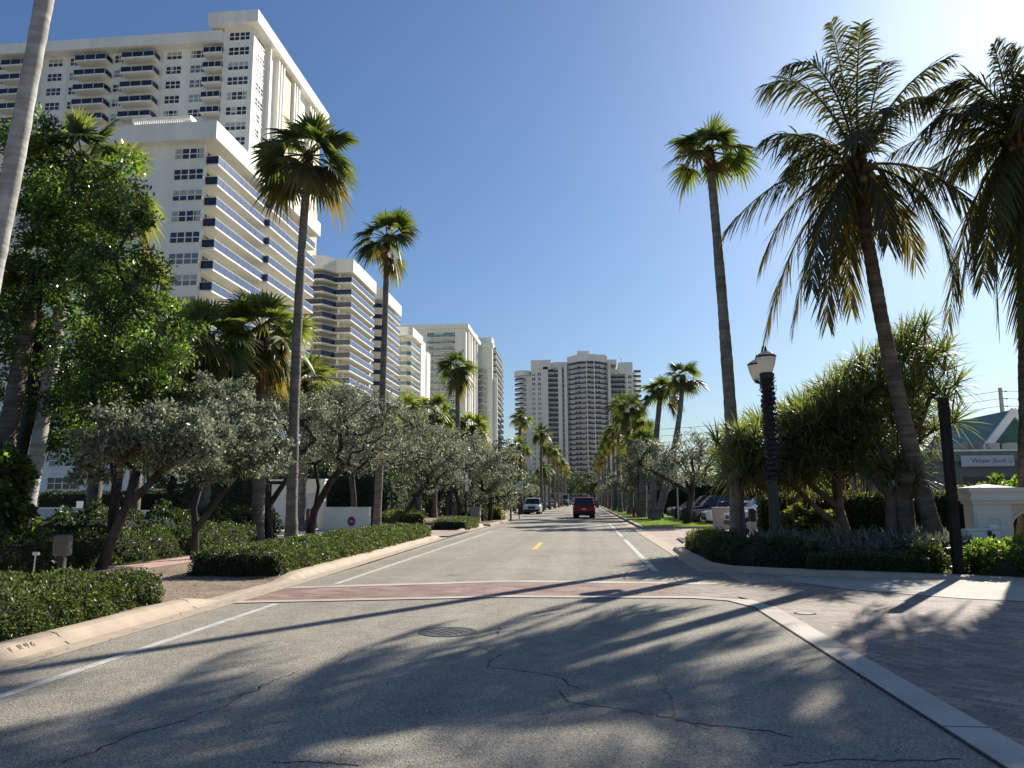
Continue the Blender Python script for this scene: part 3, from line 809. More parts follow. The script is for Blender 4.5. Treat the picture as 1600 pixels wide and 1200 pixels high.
# left kerb beyond the garage drive: planter bay, then the parking lane
mb = MB()
def kbox(x0, y0, x1, y1, h=0.13): mb.box((x0, y0, 0), (x1, y1, h))
kbox(-6.1, 48.2, -5.9, 60); kbox(-9.4, 48.0, -5.9, 48.2); kbox(-8.8, 60, -5.9, 60.2); kbox(-8.8, 60.2, -8.6, 420)
struct(mb.build('far_kerb', M['kerb']))
struct(sheet('far_verge', [(-6.1, 48.2), (-6.1, 60), (-8.8, 60), (-8.8, 420), (-14, 420), (-14, 48.2)], 0.115, M['brick_v']))

# right side: gutter, kerb, lawn strip and the car park behind it
mb = MB()
mb.box((2.45, 17.6, 0.0005), (2.95, 420, 0.012)); struct(mb.build('gutter', M['kerb']))
struct(sheet('side_apron', [(2.95, 15.4), (2.95, 42.9), (16, 42.9), (24, 30), (24, 15)], 0.006, M['brick_p']))
struct(sheet('car_park', [(7.4, 43.2), (40, 36), (40, 200), (7.4, 200)], 0.012, mat('car_park_asphalt', (0.16, 0.155, 0.15), 0.9, 0.15, 2)))
mb = MB(); mb.box((2.95, 42.9, 0), (3.15, 420, 0.13)); mb.box((3.15, 42.9, 0), (7.3, 43.1, 0.13)); mb.box((7.3, 42.9, 0), (7.45, 200, 0.13))
struct(mb.build('lawn_kerb', M['kerb']))
lawn = struct(sheet('lawn', [(3.15, 43.1), (7.3, 43.1), (7.3, 420), (3.15, 420)], 0.11, M['grass']))
rng = np.random.default_rng(5); n = 26000
gp = np.c_[rng.uniform(3.17, 7.28, n), 43.15+rng.random(n)**1.6*70, np.full(n, 0.108)]
d = nrm(np.c_[rng.normal(0, 0.35, (n, 2)), np.ones(n)]); hh = rng.uniform(0.03, 0.085, n)[:, None]; s = nrm(np.c_[rng.normal(size=(n, 2)), np.zeros(n)])*0.012
V = np.stack([gp-s, gp+s, gp+d*hh], 1).reshape(-1, 3)
stuff(link('grass_blades', npmesh('grass_blades', V, np.arange(3*n).reshape(n, 3), [M['lf_grass']])))

# island on the right with a rounded kerb, and the sidewalk ramp in front of it
isl = [(3.4, 27.0), (2.85, 25.0), (2.78, 22.0), (2.8, 18.7), (3.1, 17.75), (4.0, 17.1), (5.2, 16.65), (6.5, 16.35), (8.4, 16.15), (12, 15.95), (24, 15.6)]
mb = MB()
prof = [(-0.16, 0.010), (-0.11, 0.10), (-0.05, 0.13), (0.12, 0.135), (0.14, 0.07)]
rows = []
for k, p in enumerate(isl):
    a = Vector(isl[max(0, k-1)]); b_ = Vector(isl[min(len(isl)-1, k+1)]); d = (b_-a).normalized(); nn = Vector((-d.y, d.x))
    hs = 1.0 if p[0] < 6 else max(0.35, 1-(p[0]-6)/3)
    rows.append([(p[0]+nn.x*o, p[1]+nn.y*o, z*hs) for o, z in prof])
for A, B in zip(rows[:-1], rows[1:]):
    for j in range(len(prof)-1): mb.poly([A[j], B[j], B[j+1], A[j+1]])
struct(mb.build('island_kerb', M['kerb'], smooth=True))
struct(sheet('island_bed', isl[::-1][:0]+isl+[(24, 32), (3.6, 32)], 0.05, M['mulch']))
struct(sheet('ramp_walk', [(4.1, 16.85), (3.75, 16.2), (4.5, 14.7), (5.9, 13.4), (7.4, 12.75), (40, 11.2), (40, 15.3), (12, 15.88), (8.4, 16.06), (6.5, 16.25), (5.2, 16.55)], 0.0085, M['ramp']))
mb = MB()
for a, b_ in (((3.75, 16.2), (4.5, 14.7)), ((4.5, 14.7), (5.9, 13.4)), ((5.9, 13.4), (7.4, 12.75)), ((7.4, 12.75), (40, 11.2))):
    mb.poly([(a[0], a[1], 0.0125), (b_[0], b_[1], 0.0125), (b_[0], b_[1]-0.22, 0.0125), (a[0], a[1]-0.22, 0.0125)])
struct(mb.build('ramp_edge', M['band']))
# leaves and bits fallen on the road
rng = np.random.default_rng(11); n = 430
fx = np.concatenate([rng.uniform(-5.4, 2.4, 80), rng.normal(-5.68, 0.09, 260), rng.uniform(3.1, 9, 90)]); fy = np.concatenate([rng.uniform(4, 30, 80), rng.uniform(5, 32, 260), rng.uniform(5, 16, 90)])
V, Q = leaf_quads(np.c_[fx, fy, np.full(n, 0.02)], 0.05, rng, 0.5, 6.0)
V[:, 2] = 0.016+np.abs(V[:, 2]-0.02)*0.12
stuff(link('fallen_leaves', npmesh('fallen_leaves', V, Q, [M['lf_dead']])))
# ------------------------------------------------------------------ apartment towers
def window_meshes(w_, h, cols, rows_, key, glass='glass', bar=0.07, fr=0.09, rev=0.06):
    """pane and frame meshes, facing -y, centred at the origin"""
    gs = []
    for var in range(4):
        g = MB(); g.poly([(-w_/2, 0, -h/2), (w_/2, 0, -h/2), (w_/2, 0, h/2), (-w_/2, 0, h/2)])
        if var == 1: g.poly([(-w_/2+0.1, -0.004, 0.02), (w_/2-0.1, -0.004, 0.02), (w_/2-0.1, -0.004, h/2), (-w_/2+0.1, -0.004, h/2)], 1)
        if var == 2:
            for a, b_ in ((-0.5, -0.27), (0.3, 0.5)): g.poly([(w_*a, -0.004, -h/2), (w_*b_, -0.004, -h/2), (w_*b_, -0.004, h/2), (w_*a, -0.004, h/2)], 1)
        if var == 3: g.poly([(-w_/2+w_/max(1, cols), -0.004, -h*0.22), (0, -0.004, -h*0.22), (0, -0.004, h/2), (-w_/2+w_/max(1, cols), -0.004, h/2)], 1)
        gs.append(g.mesh('window_%s' % key, [M[glass], M['blind']] if var else [M[glass]]))
    f_ = MB()
    f_.box((-w_/2, -rev, -h/2), (-w_/2+fr, 0.01, h/2)); f_.box((w_/2-fr, -rev, -h/2), (w_/2, 0.01, h/2))
    f_.box((-w_/2+fr, -rev, h/2-fr), (w_/2-fr, 0.01, h/2)); f_.box((-w_/2-0.05, -rev-0.05, -h/2-0.02), (w_/2+0.05, 0.01, -h/2+fr))
    for i in range(1, cols):
        x = -w_/2+w_*i/cols; t = bar*1.5 if cols == 4 and i == 2 else bar
        f_.box((x-t/2, -rev*0.85, -h/2+fr), (x+t/2, 0.008, h/2-fr))
    for j in range(1, rows_):
        z = -h/2+h*j/rows_; f_.box((-w_/2+fr, -rev*0.7, z-bar/2), (w_/2-fr, 0.006, z+bar/2))
    return gs, f_.mesh('frame_'+key, [M['white2']])

def balcony_meshes(w_, d, key, rail, th=0.22, rh=1.05, posts=3, slab='white'):
    """slab and railing of a box balcony, back edge on y=0, floor top at z=0"""
    s = MB(); s.box((-w_/2, -d, -th), (w_/2, 0, 0))
    r = MB(); e = 0.05
    r.box((-w_/2+0.03, -d+0.03, 0.06), (w_/2-0.03, -d+0.07, rh-0.04), 0)
    r.box((-w_/2+0.03, -d+0.07, 0.06), (-w_/2+0.07, -0.02, rh-0.04), 0); r.box((w_/2-0.07, -d+0.07, 0.06), (w_/2-0.03, -0.02, rh-0.04), 0)
    r.box((-w_/2, -d, rh-0.04), (w_/2, -d+0.1, rh), 1)
    for i in range(posts+1):
        x = -w_/2+e+(w_-2*e)*i/posts; r.box((x-0.04, -d+0.005, 0), (x+0.04, -d+0.03, rh-0.04), 1)
    return s.mesh('balcony_'+key, [M[slab]]), r.mesh('railing_'+key, [M[rail], M['white2']])

def place(root, name, me, child, spots, cap=100):
    """parts at (x,y,z,rz): the first cap are parts of their own, the rest one part"""
    var = me if isinstance(me, list) else [me]; rv = random.Random(len(spots)*7+cap)
    me = var[0]
    for (x, y, z, rz) in spots[:cap]:
        o = link(name, var[0] if len(var) == 1 or rv.random() < 0.5 else rv.choice(var[1:]), root, (x, y, z)); o.rotation_euler = (0, 0, rz)
        if child: link(child[0], child[1], o)
    rest = spots[cap:]
    if rest:
        mb = MB(); mats = list(me.materials)+(list(child[1].materials) if child else [])
        for (x, y, z, rz) in rest:
            c, s_ = math.cos(rz), math.sin(rz)
            for k, m_ in enumerate([me]+([child[1]] if child else [])):
                i = len(mb.v); off = 0 if k == 0 else len(me.materials)
                mb.v += [(x+v.co.x*c-v.co.y*s_, y+v.co.x*s_+v.co.y*c, z+v.co.z) for v in m_.vertices]
                for p in m_.polygons:
                    mb.f.append(tuple(i+a for a in p.vertices)); mb.m.append(p.material_index+off)
        stuff(mb.build(name, mats, root))

R90 = PI/2
# ---- tallest slab tower at the far left
t1 = thing('apartment_tower', 'tallest white slab tower at far left, grid of windows and dark-railed balconies', 'apartment building', (-66, 140, 0))
mb = MB()
mb.box((-90, 1.6, 0), (-6.4, 22, 95.3)); mb.box((-6.4, 0, 0), (0, 40, 98.2))
for x in (-10.2, -20.2, -29.6, -41.6, -47.2, -57.5): mb.box((x-0.12, 1.48, 0), (x+0.12, 1.6, 95.3))
mb.box((-0.9, -0.12, 0), (-0.2, 0, 98.2)); mb.box((-6.4, -0.12, 0), (-5.7, 0, 98.2))
mb.build('wall', M['white'], t1)
mb = MB(); mb.box((-91, -0.9, 95.3), (-6.42, 23, 97.6)); mb.box((-9.0, -2.0, 98.2), (1.6, 42, 100.9)); mb.box((-8.8, 1.7, 97.6), (-6.42, 22.5, 98.2))
rf = mb.build('roof', M['white'], t1, bevel=0.05)
mb = MB(); mb.box((-9.0, 3, 100.9), (-3, 9, 103.2)); mb.lathe([(2.0, 100.9), (2.0, 104.0), (1.4, 104.4)], (-2.6, 12, 0), 20); mb.build('roof_plant', M['greywall'], rf)
mb = MB(); mb.tube([(-1, 5, 100.9), (-1, 5, 106)], 0.07, 6); mb.build('antenna', M['steel'], rf)
mb = MB(); mb.tube([(-1.8, 33, 100.9), (-1.8, 33, 104)], 0.5, 10); mb.build('vent_stack', M['steel'], rf)
FH = 3.283
wm = window_meshes(4.6, 1.95, 4, 2, 'end_bay', bar=0.14, fr=0.13)
place(t1, 'window', wm[0], ('frame', wm[1]), [(-3.0, -0.02, 96.4-FH*k, 0) for k in range(22)])
wA = window_meshes(3.4, 1.9, 3, 2, 'bay', bar=0.14, fr=0.13); wB = window_meshes(3.0, 1.9, 3, 2, 'bay_side', bar=0.14, fr=0.13)
spots, spotsB, bal = [], [], []
for k in range(28):
    z = 94.0-FH*k
    for x in (-12.6, -17.85, -44.3, -61.5): spots.append((x, 1.58, z, 0))
    for x in (-29.6, -39.6, -56, -74): spotsB.append((x, 1.58, z, 0))
    for x, w_ in ((-8.45, 4.1), (-24.6, 7.2), (-35.0, 7.0), (-51.6, 6.9), (-69, 7)): bal.append((x, 1.6, z-1.05, w_))
spots.sort(key=lambda s: -s[2])
place(t1, 'window', wA[0], ('frame', wA[1]), [s for s in spots if s[2] > 30], 40)
place(t1, 'window', wB[0], ('frame', wB[1]), [s for s in spotsB if s[2] > 30], 30)
bl = {}
for x, y, z, w_ in bal:
    if w_ not in bl: bl[w_] = balcony_meshes(w_, 2.3, 'tower', 'rail_dark_shaded', 0.28, 1.15)
for w_ in bl:
    place(t1, 'balcony', bl[w_][0], ('railing', bl[w_][1]), [(x, y, z, 0) for x, y, z, q in bal if q == w_], 16)
dm = window_meshes(5.6, 2.1, 5, 1, 'slider', bar=0.1)
place(t1, 'balcony_door', dm[0], ('frame', dm[1]), [(x, y-0.02, z+1.05, 0) for x, y, z, q in bal if q > 6], 40)
wR = window_meshes(3.6, 1.95, 3, 2, 'side', bar=0.14, fr=0.13)
place(t1, 'window', wR[0], ('frame', wR[1]), [(0.02, 3.4, 96.2-FH*k, R90) for k in range(18)], 18)
mb = MB()
for y in (6.4, 11.0, 12.4, 13.8, 20.2, 21.6, 23.0, 30.5, 32, 33.5): mb.box((0, y, 0), (0.9, y+0.55, 98.2))
mb.build('fin', M['white'], t1)
mb = MB()
for a, b_ in ((15.2, 19.2), (35, 39)): mb.box((0, a, 0), (0.35, b_, 98.2))
mb.build('tan_panel', M['tan'], t1)
mb = MB()
for a, b_ in ((11.56, 12.38), (12.96, 13.78), (20.76, 21.58), (22.16, 22.98), (31.06, 31.98)): mb.box((0, a, 0), (0.08, b_, 98.2))
mb.build('dark_strip', M['darkslot'], t1)  # dark strips filling the gaps between the fins

# ---- lower white block in front of it, long blue glass balconies on the street side
t2 = thing('apartment_block', 'white block with long blue glass balconies along the street side', 'apartment building', (-46.8, 90, 0))
mb = MB(); mb.box((-34, 0, 0), (-1.9, 35, 47.7)); mb.box((-1.9, 0, 0), (-1.55, 0.6, 47.7))
mb.box((-11.6, -0.15, 0), (-11.3, 0, 47.7))
mb.build('wall', M['white'], t2)
mb = MB(); mb.box((-35, -1.3, 47.7), (0.55, 16.0, 50.15)); mb.box((-35, 16.0, 47.7), (1.1, 36.5, 50.15))
rf = mb.build('roof', M['white'], t2, bevel=0.04)
mb = MB()
for i in range(26): mb.box((-14.6+i*0.31, 4.6, 50.5), (-14.6+i*0.31+0.17, 4.7, 54.0))
mb.box((-14.8, 4.5, 53.8), (-6.3, 4.9, 54.3)); mb.box((-6.6, 4.9, 50.15), (-6.3, 11, 54.3)); mb.box((-14.8, 4.9, 50.15), (-14.5, 11, 54.3)); mb.box((-14.8, 4.5, 50.15), (-6.3, 4.9, 50.5))
mb.build('roof_screen', M['white2'], rf)
F2 = 2.83
wm = window_meshes(4.1, 1.62, 4, 2, 'block', bar=0.11, fr=0.11)
sp = []
for k in range(16):
    sp.append((-3.55, -0.02, 46.4-F2*k-0.05, 0))
for k in range(16): sp += [(-17.5, -0.02, 46.4-F2*k, 0), (-25, -0.02, 46.4-F2*k, 0)]
place(t2, 'window', wm[0], ('frame', wm[1]), sp, 48)
def long_balcony(L, out, key, rail):
    s = MB(); s.box((0, 0, -0.24), (out, L, 0)); s_ = s.mesh('balcony_'+key, [M['white']])
    r = MB(); r.box((out-0.06, 0.03, 0.05), (out-0.02, L-0.03, 1.06), 0); r.box((0.0, 0.03, 0.05), (out-0.06, 0.07, 1.06), 2 if key == 'near' else 0); r.box((0, L-0.07, 0.05), (out-0.06, L-0.03, 1.06), 2)  # near end panel takes the darker glass as its shade
    r.box((out-0.09, 0, 1.06), (out, L, 1.11), 1); r.box((0, 0, 1.06), (out-0.09, 0.08, 1.11), 1)
    n_ = max(2, int(L/1.6))
    for i in range(n_+1): r.box((out-0.02, i*(L-0.06)/n_, 0), (out-0.012, i*(L-0.06)/n_+0.035, 1.06), 2)
    return s_, r.mesh('railing_'+key, [M[rail], M['white2'], M['rail_dark_shaded']])
bA = long_balcony(15.4, 1.95, 'near', 'rail_blue_skylit'); bB = long_balcony(19.2, 2.5, 'far', 'rail_blue_skylit')
place(t2, 'balcony', bA[0], ('railing', bA[1]), [(-1.9, 0.65, 45.15-F2*k, 0) for k in range(15)])
place(t2, 'balcony', bB[0], ('railing', bB[1]), [(-1.9, 16.2, 45.15-F2*k, 0) for k in range(15)])
dm = window_meshes(2.6, 2.1, 3, 1, 'slider2', bar=0.08)
place(t2, 'balcony_door', dm[0], ('frame', dm[1]), [(-1.88, y, 46.25-F2*k, R90) for k in range(15) for y in (2.6, 7, 11.5, 18, 22.5, 27, 31.5)], 100)

# ---- cream block with wrap round balconies
t3 = thing('apartment_block', 'cream block with stepped wrap-round balconies, glass rails shaded dark in front, sky-toned blue streetside', 'apartment building', (-47.3, 147, 0))
edge = [(-24, 0), (-4.9, 0), (-3.2, 3.2), (0, 3.2), (0, 21.0), (-1.8, 22.4), (-1.8, 24.2), (0.6, 25.2), (0.6, 43)]
core = [(-24, 3.0), (-6.4, 3.0), (-5.2, 5.2), (-1.8, 5.2), (-1.8, 43), (-24, 43)]
mb = MB(); mb.prism(core, 0, 48.6); mb.box((-3.0, 3.8, 0), (-2.6, 5.2, 48.4)); mb.box((-11.2, 0.4, 0), (-7.2, 3.0, 48.4)); mb.box((-1.8, 21.9, 0), (-1.2, 24.5, 48.4)); mb.build('wall', M['cream'], t3)
mb = MB(); mb.prism([(x+(0.4 if i > 2 else 0), y-0.4) for i, (x, y) in enumerate(edge)]+[(-24, 43)], 48.4, 51.2); mb.build('roof', M['cream'], t3)
F3 = 2.645
sb = MB(); sb.prism(edge+[(-24, 43)], -0.26, 0); slab = sb.mesh('balcony_wrap', [M['cream']])
rb = MB()
for i, (a, b_) in enumerate(zip(edge[:-1], edge[1:])):
    mi = 1 if abs(b_[1]-a[1]) > 5 else 0  # long street faces get the sky-toned glass, the rest the shaded copy
    n0 = len(rb.f); rb.wallstrip([a, b_], 0.06, 1.08, 0.06, mi)
    rb.wallstrip([a, b_], 1.08, 1.14, 0.09, 2)
rail3 = rb.mesh('railing_wrap', [M['rail_dark_shaded'], M['rail_blue_skylit'], M['white2']])
place(t3, 'balcony', slab, ('railing', rail3), [(0, 0, 46.4-F3*k, 0) for k in range(17)])
dm = window_meshes(3.0, 2.0, 3, 1, 'slider3', bar=0.08)
place(t3, 'balcony_door', dm[0], ('frame', dm[1]), [(-1.78, y, 47.45-F3*k, R90) for k in range(17) for y in (7.5, 12, 17, 28, 33, 38)]+[(-14, 2.98, 47.45-F3*k, 0) for k in range(17)], 100)

# ---- white balcony tower beyond it
t4 = thing('apartment_tower', 'bright white tower with stacked corner balconies, beyond the cream block', 'apartment building', (-47.7, 205, 0))
mb = MB(); mb.prism([(-26, 2), (-2.2, 2), (-1.6, 2.6), (-1.6, 14), (-26, 14)], 0, 46.9); mb.box((-2.6, 14, 0), (0.3, 20, 48.6)); mb.box((-2.4, 20, 0), (-0.6, 22.5, 45)); mb.box((-2.6, 22.5, 0), (0.4, 27, 46.5)); mb.box((-26, 14, 0), (-2.6, 29, 48)); mb.build('wall', M['white'], t4)
ed4 = [(-9.6, 0.6), (-8.8, 0), (-0.6, 0), (0.3, 0.9), (0.3, 13)]
mb = MB(); mb.prism([(-10.6, -0.4), (-0.3, -0.4), (0.8, 0.7), (0.8, 14), (-10.6, 14)], 46.9, 49.3); mb.prism([(-26, 1.2), (-10.6, 1.2), (-10.6, 14), (-26, 14)], 46.9, 48.2); mb.build('roof', M['white'], t4)
F4 = 2.8
sb = MB(); sb.prism(ed4+[(-9.6, 13)], -0.24, 0); slab = sb.mesh('balcony_corner', [M['white']])
rb = MB()
for a, b_ in zip(ed4[:-1], ed4[1:]):
    rb.wallstrip([a, b_], 0.05, 1.05, 0.06, 0); rb.wallstrip([a, b_], 1.05, 1.13, 0.1, 1)
rail4 = rb.mesh('railing_corner', [M['rail_teal'], M['white2']])
place(t4, 'balcony', slab, ('railing', rail4), [(0, 0, 44.2-F4*k, 0) for k in range(15)])
dm = window_meshes(1.6, 1.7, 2, 1, 'slider4', bar=0.12, glass='glass_far')
place(t4, 'window', dm[0], ('frame', dm[1]), [(x, 1.98, 45.4-F4*k, 0) for k in range(15) for x in (-7.6, -5.4, -3.6)]+[(-1.58, y, 45.4-F4*k, R90) for k in range(15) for y in (5, 9)]+[(-13.5, 1.98, 45.4-F4*k, 0) for k in range(15)], 100)

# ---- pale slab with square windows
t5 = thing('apartment_tower', 'pale flat-topped slab with white window grids, behind the third palm', 'apartment building', (-49.8, 320, 0))
mb = MB(); mb.box((-46, 0, 0), (0, 42, 74.6)); 
for x in (-20.6, -27, -0.4): mb.box((x, -0.3, 0), (x+0.4, 0, 74.6))
mb.build('wall', M['pale'], t5)
mb = MB(); mb.box((-47, -1.2, 74.6), (1.2, 43, 76.6)); mb.build('roof', M['pale'], t5)
mb = MB()
for y in (4, 9, 14, 22, 30): mb.box((0, y, 0), (0.7, y+1.2, 74.6))
mb.build('fin', M['white'], t5)
F5 = 2.92
wm = window_meshes(3.3, 1.9, 3, 2, 'pale', bar=0.2, fr=0.18, glass='glass_far'); w2 = window_meshes(5.2, 2.0, 5, 2, 'pale_wide', bar=0.2, fr=0.18, glass='glass_far'); bm_ = balcony_meshes(10.5, 1.8, 'pale', 'rail_teal', 0.3, 1.1, 4, 'pale')
place(t5, 'window', wm[0], ('frame', wm[1]), [(x, -0.05, 72.2-F5*k, 0) for k in range(22) for x in (-23.6, -30)], 44)
place(t5, 'window', w2[0], ('frame', w2[1]), [(-7.2, -0.05, 72.2-F5*k, 0) for k in range(22)], 22)
place(t5, 'window', wm[0], ('frame', wm[1]), [(-15.5, -0.05, 72.2-F5*k, 0) for k in range(22)], 22)
place(t5, 'balcony', bm_[0], ('railing', bm_[1]), [(-10.5, 0, 70.8-F5*k, 0) for k in range(22)], 22)
# ---- the tower behind with dark balconies at its street side
t6 = thing('apartment_tower', 'pale tower with a dark stack of balconies on its right edge and rooftop boxes', 'apartment building', (-43.2, 360, 0))
mb = MB(); mb.box((-34, 0, 0), (-2.4, 40, 74)); mb.box((-2.4, 0, 0), (0, 3, 76)); mb.box((-4, 3, 0), (2.0, 4, 60)); mb.build('wall', M['pale'], t6)
mb = MB(); mb.box((-35, -0.6, 74), (0.4, 41, 76.2)); mb.box((-13, 4, 76.2), (-8.5, 10, 82)); mb.box((-8, 6, 76.2), (-1.0, 16, 80.5)); mb.box((-20, 3, 76.2), (-14, 10, 81)); mb.build('roof', M['pale'], t6)
F6 = 2.92
bm_ = balcony_meshes(9.2, 1.6, 'pale6', 'rail_teal', 0.3, 1.1, 4, 'pale'); w2 = window_meshes(4.6, 2.0, 4, 2, 'pale6', bar=0.2, fr=0.18, glass='glass_far')
place(t6, 'window', w2[0], ('frame', w2[1]), [(-6.6, -0.05, 63-F6*k, 0) for k in range(20)]+[(-22, -0.05, 63-F6*k, 0) for k in range(20)], 40)
place(t6, 'balcony', bm_[0], ('railing', bm_[1]), [(-7.4, 0, 61.6-F6*k, 0) for k in range(20)], 20)
mb = MB(); mb.box((-2.4, 4, 0), (-2.2, 40, 74)); mb.build('recess', M['darkslot'], t6)
sb = MB(); sb.box((-2.2, 4.5, -0.3), (1.2, 40, 0)); s6 = sb.mesh('balcony_dark', [M['greywall']])
rb = MB(); rb.box((1.05, 4.5, 0.05), (1.15, 40, 1.1)); rb.box((-2.2, 4.5, 0.05), (1.05, 4.6, 1.1)); r6 = rb.mesh('railing_dark6', [M['rail_dark_shaded']])
place(t6, 'balcony', s6, ('railing', r6), [(0, 0, 74-F6*k, 0) for k in range(25)], 25)

# ---- big curved tower closing the street
t7 = thing('apartment_tower', 'big grey-white tower closing the street with a bowed balcony front', 'apartment building', (0, 458, 0))
def pxx(u): return P(u, 620, 458)[0]
xs = {k: pxx(k) for k in (805, 812, 830, 840, 848, 862, 878, 887, 950, 953, 978, 990, 996)}
def arc(x0, x1, bulge, n=12):
    return [(x0+(x1-x0)*i/n, -bulge*math.sin(PI*i/n)**0.8) for i in range(n+1)]
bow = arc(xs[887], xs[950], 9.0)
mb = MB()
mb.box((xs[812], 2, 0), (xs[830], 30, 76)); mb.box((xs[830], 0.2, 0), (xs[848]+1, 30, 79.5)); mb.box((xs[848]+1, 2.4, 0), (xs[887], 30, 80.5)); 
mb.box((xs[848]+0.4, -0.6, 0), (xs[848]+3.4, 2.4, 81)); mb.box((xs[878]-2.2, -0.6, 0), (xs[878]+0.2, 2.4, 80.8)); mb.box((xs[887]-2.0, -1.2, 0), (xs[887], 2.4, 82)); mb.box((xs[950], -1.2, 0), (xs[953]+0.8, 3, 83))
mb.prism([(x, y+2.2) for x, y in bow]+[(xs[950], 30), (xs[887], 30)], 0, 82.5)
mb.box((xs[953]+0.8, 4, 0), (xs[978], 30, 76)); mb.box((xs[978], 1.5, 0), (xs[990], 30, 79)); mb.box((xs[990], 5, 0), (xs[996], 30, 76))
mb.build('wall', M['greywall'], t7)
mb = MB()
mb.prism([(xs[805]-1, 6)]+[(xs[805]-1+(xs[830]-xs[805]+1)*i/8, 2-4*math.sin(PI*i/8)) for i in range(1, 8)]+[(xs[830], 4), (xs[830], 28), (xs[805], 28)], 76, 79)
mb.box((xs[830], -0.6, 79.5), (xs[862], 26, 85.2)); mb.box((xs[862], 1.2, 80.5), (xs[887], 26, 84))
mb.prism([(x, y-0.4) for x, y in bow]+[(xs[950], 30), (xs[887], 30)], 82.5, 86.6)
mb.box((xs[887]+6, 6, 86.6), (xs[887]+12.5, 16, 91.5)); mb.box((xs[887]+14, 8, 86.6), (xs[950]-0.6, 16, 89.3)); mb.box((xs[950], 2, 82), (xs[978]-5, 26, 85)); mb.box((xs[978]-4, 1.2, 76), (xs[990], 26, 83)); mb.tube([(xs[887]+13.2, 10, 86), (xs[887]+13.2, 10, 92.5)], 0.5, 8); mb.tube([(xs[978]-2, 6, 82), (xs[978]-2, 6, 86.5)], 0.4, 8); mb.box((xs[953]+0.8, 2.6, 76), (xs[978]-4, 26, 79))
mb.build('roof', M['greywall'], t7)
F7 = 3.0
sb = MB(); sb.prism(bow+[(xs[950], 2), (xs[887], 2)], -0.35, 0); sB = sb.mesh('balcony_bow', [M['greywall']])
rb = MB(); rb.wallstrip(bow, 0.0, 1.1, 0.1, 0); rB = rb.mesh('railing_bow', [M['rail_far']])
place(t7, 'balcony', sB, ('railing', rB), [(0, 0, 80.9-F7*k, 0) for k in range(27)], 27)
def flat_b(x0, x1, y, key, rail):
    s = MB(); s.box((x0, y, -0.35), (x1, y+3, 0)); r = MB(); r.box((x0, y, 0), (x1, y+0.1, 1.1))
    return s.mesh('balcony_'+key, [M['greywall']]), r.mesh('railing_'+key, [M[rail]])
a = flat_b(xs[848]+3.4, xs[878]-2.2, -0.3, 'left_wing', 'rail_dark_shaded'); place(t7, 'balcony', a[0], ('railing', a[1]), [(0, 0, 77.6-F7*k, 0) for k in range(26)], 26)
a = flat_b(xs[953]+0.8, xs[978], 0.6, 'right_wing', 'rail_dark_shaded'); place(t7, 'balcony', a[0], ('railing', a[1]), [(0, 0, 73-F7*k, 0) for k in range(24)], 24)
s = MB(); s.prism([(xs[805], 8), (xs[805]-0.6, 4), (xs[805]+2, 0), (xs[812]+2, -1), (xs[812]+3, 4)], -0.35, 0); r = MB(); r.wallstrip([(xs[805]-0.6, 4), (xs[805]+2, 0), (xs[812]+2, -1)], 0, 1.1, 0.1)
place(t7, 'balcony', s.mesh('balcony_round', [M['greywall']]), ('railing', r.mesh('railing_round', [M['rail_dark_shaded']])), [(0, 0, 73.5-F7*k, 0) for k in range(24)], 12)
s = MB(); s.box((xs[990]+0.5, 1.5, -0.35), (xs[996]+2.5, 8, 0)); r = MB(); r.box((xs[990]+0.5, 1.5, 0), (xs[996]+2.5, 1.6, 1.1))
place(t7, 'balcony', s.mesh('balcony_edge', [M['greywall']]), ('railing', r.mesh('railing_edge', [M['rail_dark_shaded']])), [(0, 0, 77-F7*k, 0) for k in range(22)], 10)
ww = window_meshes(3.2, 1.9, 2, 1, 'far_tower', bar=0.15, glass='glass_far'); wn = window_meshes(2.4, 2.2, 2, 2, 'far_tower_slim', bar=0.15, fr=0.15, glass='glass_far')
sp = []
for k in range(28):
    for i, (x, y) in enumerate(bow):
        if i in (1, 3, 4, 6, 8, 9, 11): sp.append((x, y+2.15, 82.3-F7*k-0.2, 0))
place(t7, 'window', ww[0], ('frame', ww[1]), sp, 56)
sp = []
for k in range(26):
    for u in (853, 860, 867): sp.append((pxx(u+2), 2.35, 79.0-F7*k, 0))
    for u in (958, 964, 971): sp.append((pxx(u+1), 3.95, 74.5-F7*k, 0))
place(t7, 'window', ww[0], ('frame', ww[1]), sp, 24)
sp = [(pxx(u), y, z-F7*k, 0) for k in range(24) for u, y, z in ((819, 1.95, 73.5), (834, 0.15, 76.6), (843, 0.15, 76.6), (882, 2.35, 78.6), (985, 1.4, 74))]
place(t7, 'window', wn[0], ('frame', wn[1]), sp, 20)
mb = MB()
for u in (917, 929):
    x = pxx(u); yb = min(p[1] for p in bow)-0.25; mb.box((x-0.2, yb, 0), (x+0.2, yb+0.2, 82.4))
mb.build('hoist_rail', M['white2'], t7)
# ------------------------------------------------------------------ palms
GR_R = 'fan palms lining the right kerb'; GR_L = 'fan palms lining the left kerb'
# tall washingtonias along the left verge
fan_palm('fan_palm', 'tallest left fan palm, nearest one, rising behind the long clipped hedge', (-9.8, 25.3, 0.05), P(482, 244, 25.3), (-0.12, 0, 0.15), 0.2, 0.125, 1, 27, 1.0, 1.22, -0.55, True, flare=1.35, nseg=26)
fan_palm('fan_palm', 'second tall left fan palm with one drooping frond under its crown', (-9.8, 35.9, 0.05), P(605, 372, 35.9), (0.05, 0, 0.1), 0.195, 0.13, 2, 22, 0.85, 1.05, -0.6, True, flare=1.3, nseg=26, dead=1)
fan_palm('fan_palm', 'third left fan palm, standing behind the small boxed hedge', (-9.8, 58.3, 0.1), P(714, 574, 58.3), (0.1, 0, 0), 0.23, 0.16, 3, 22, 0.95, 1.15, -0.95, True, flare=1.3)
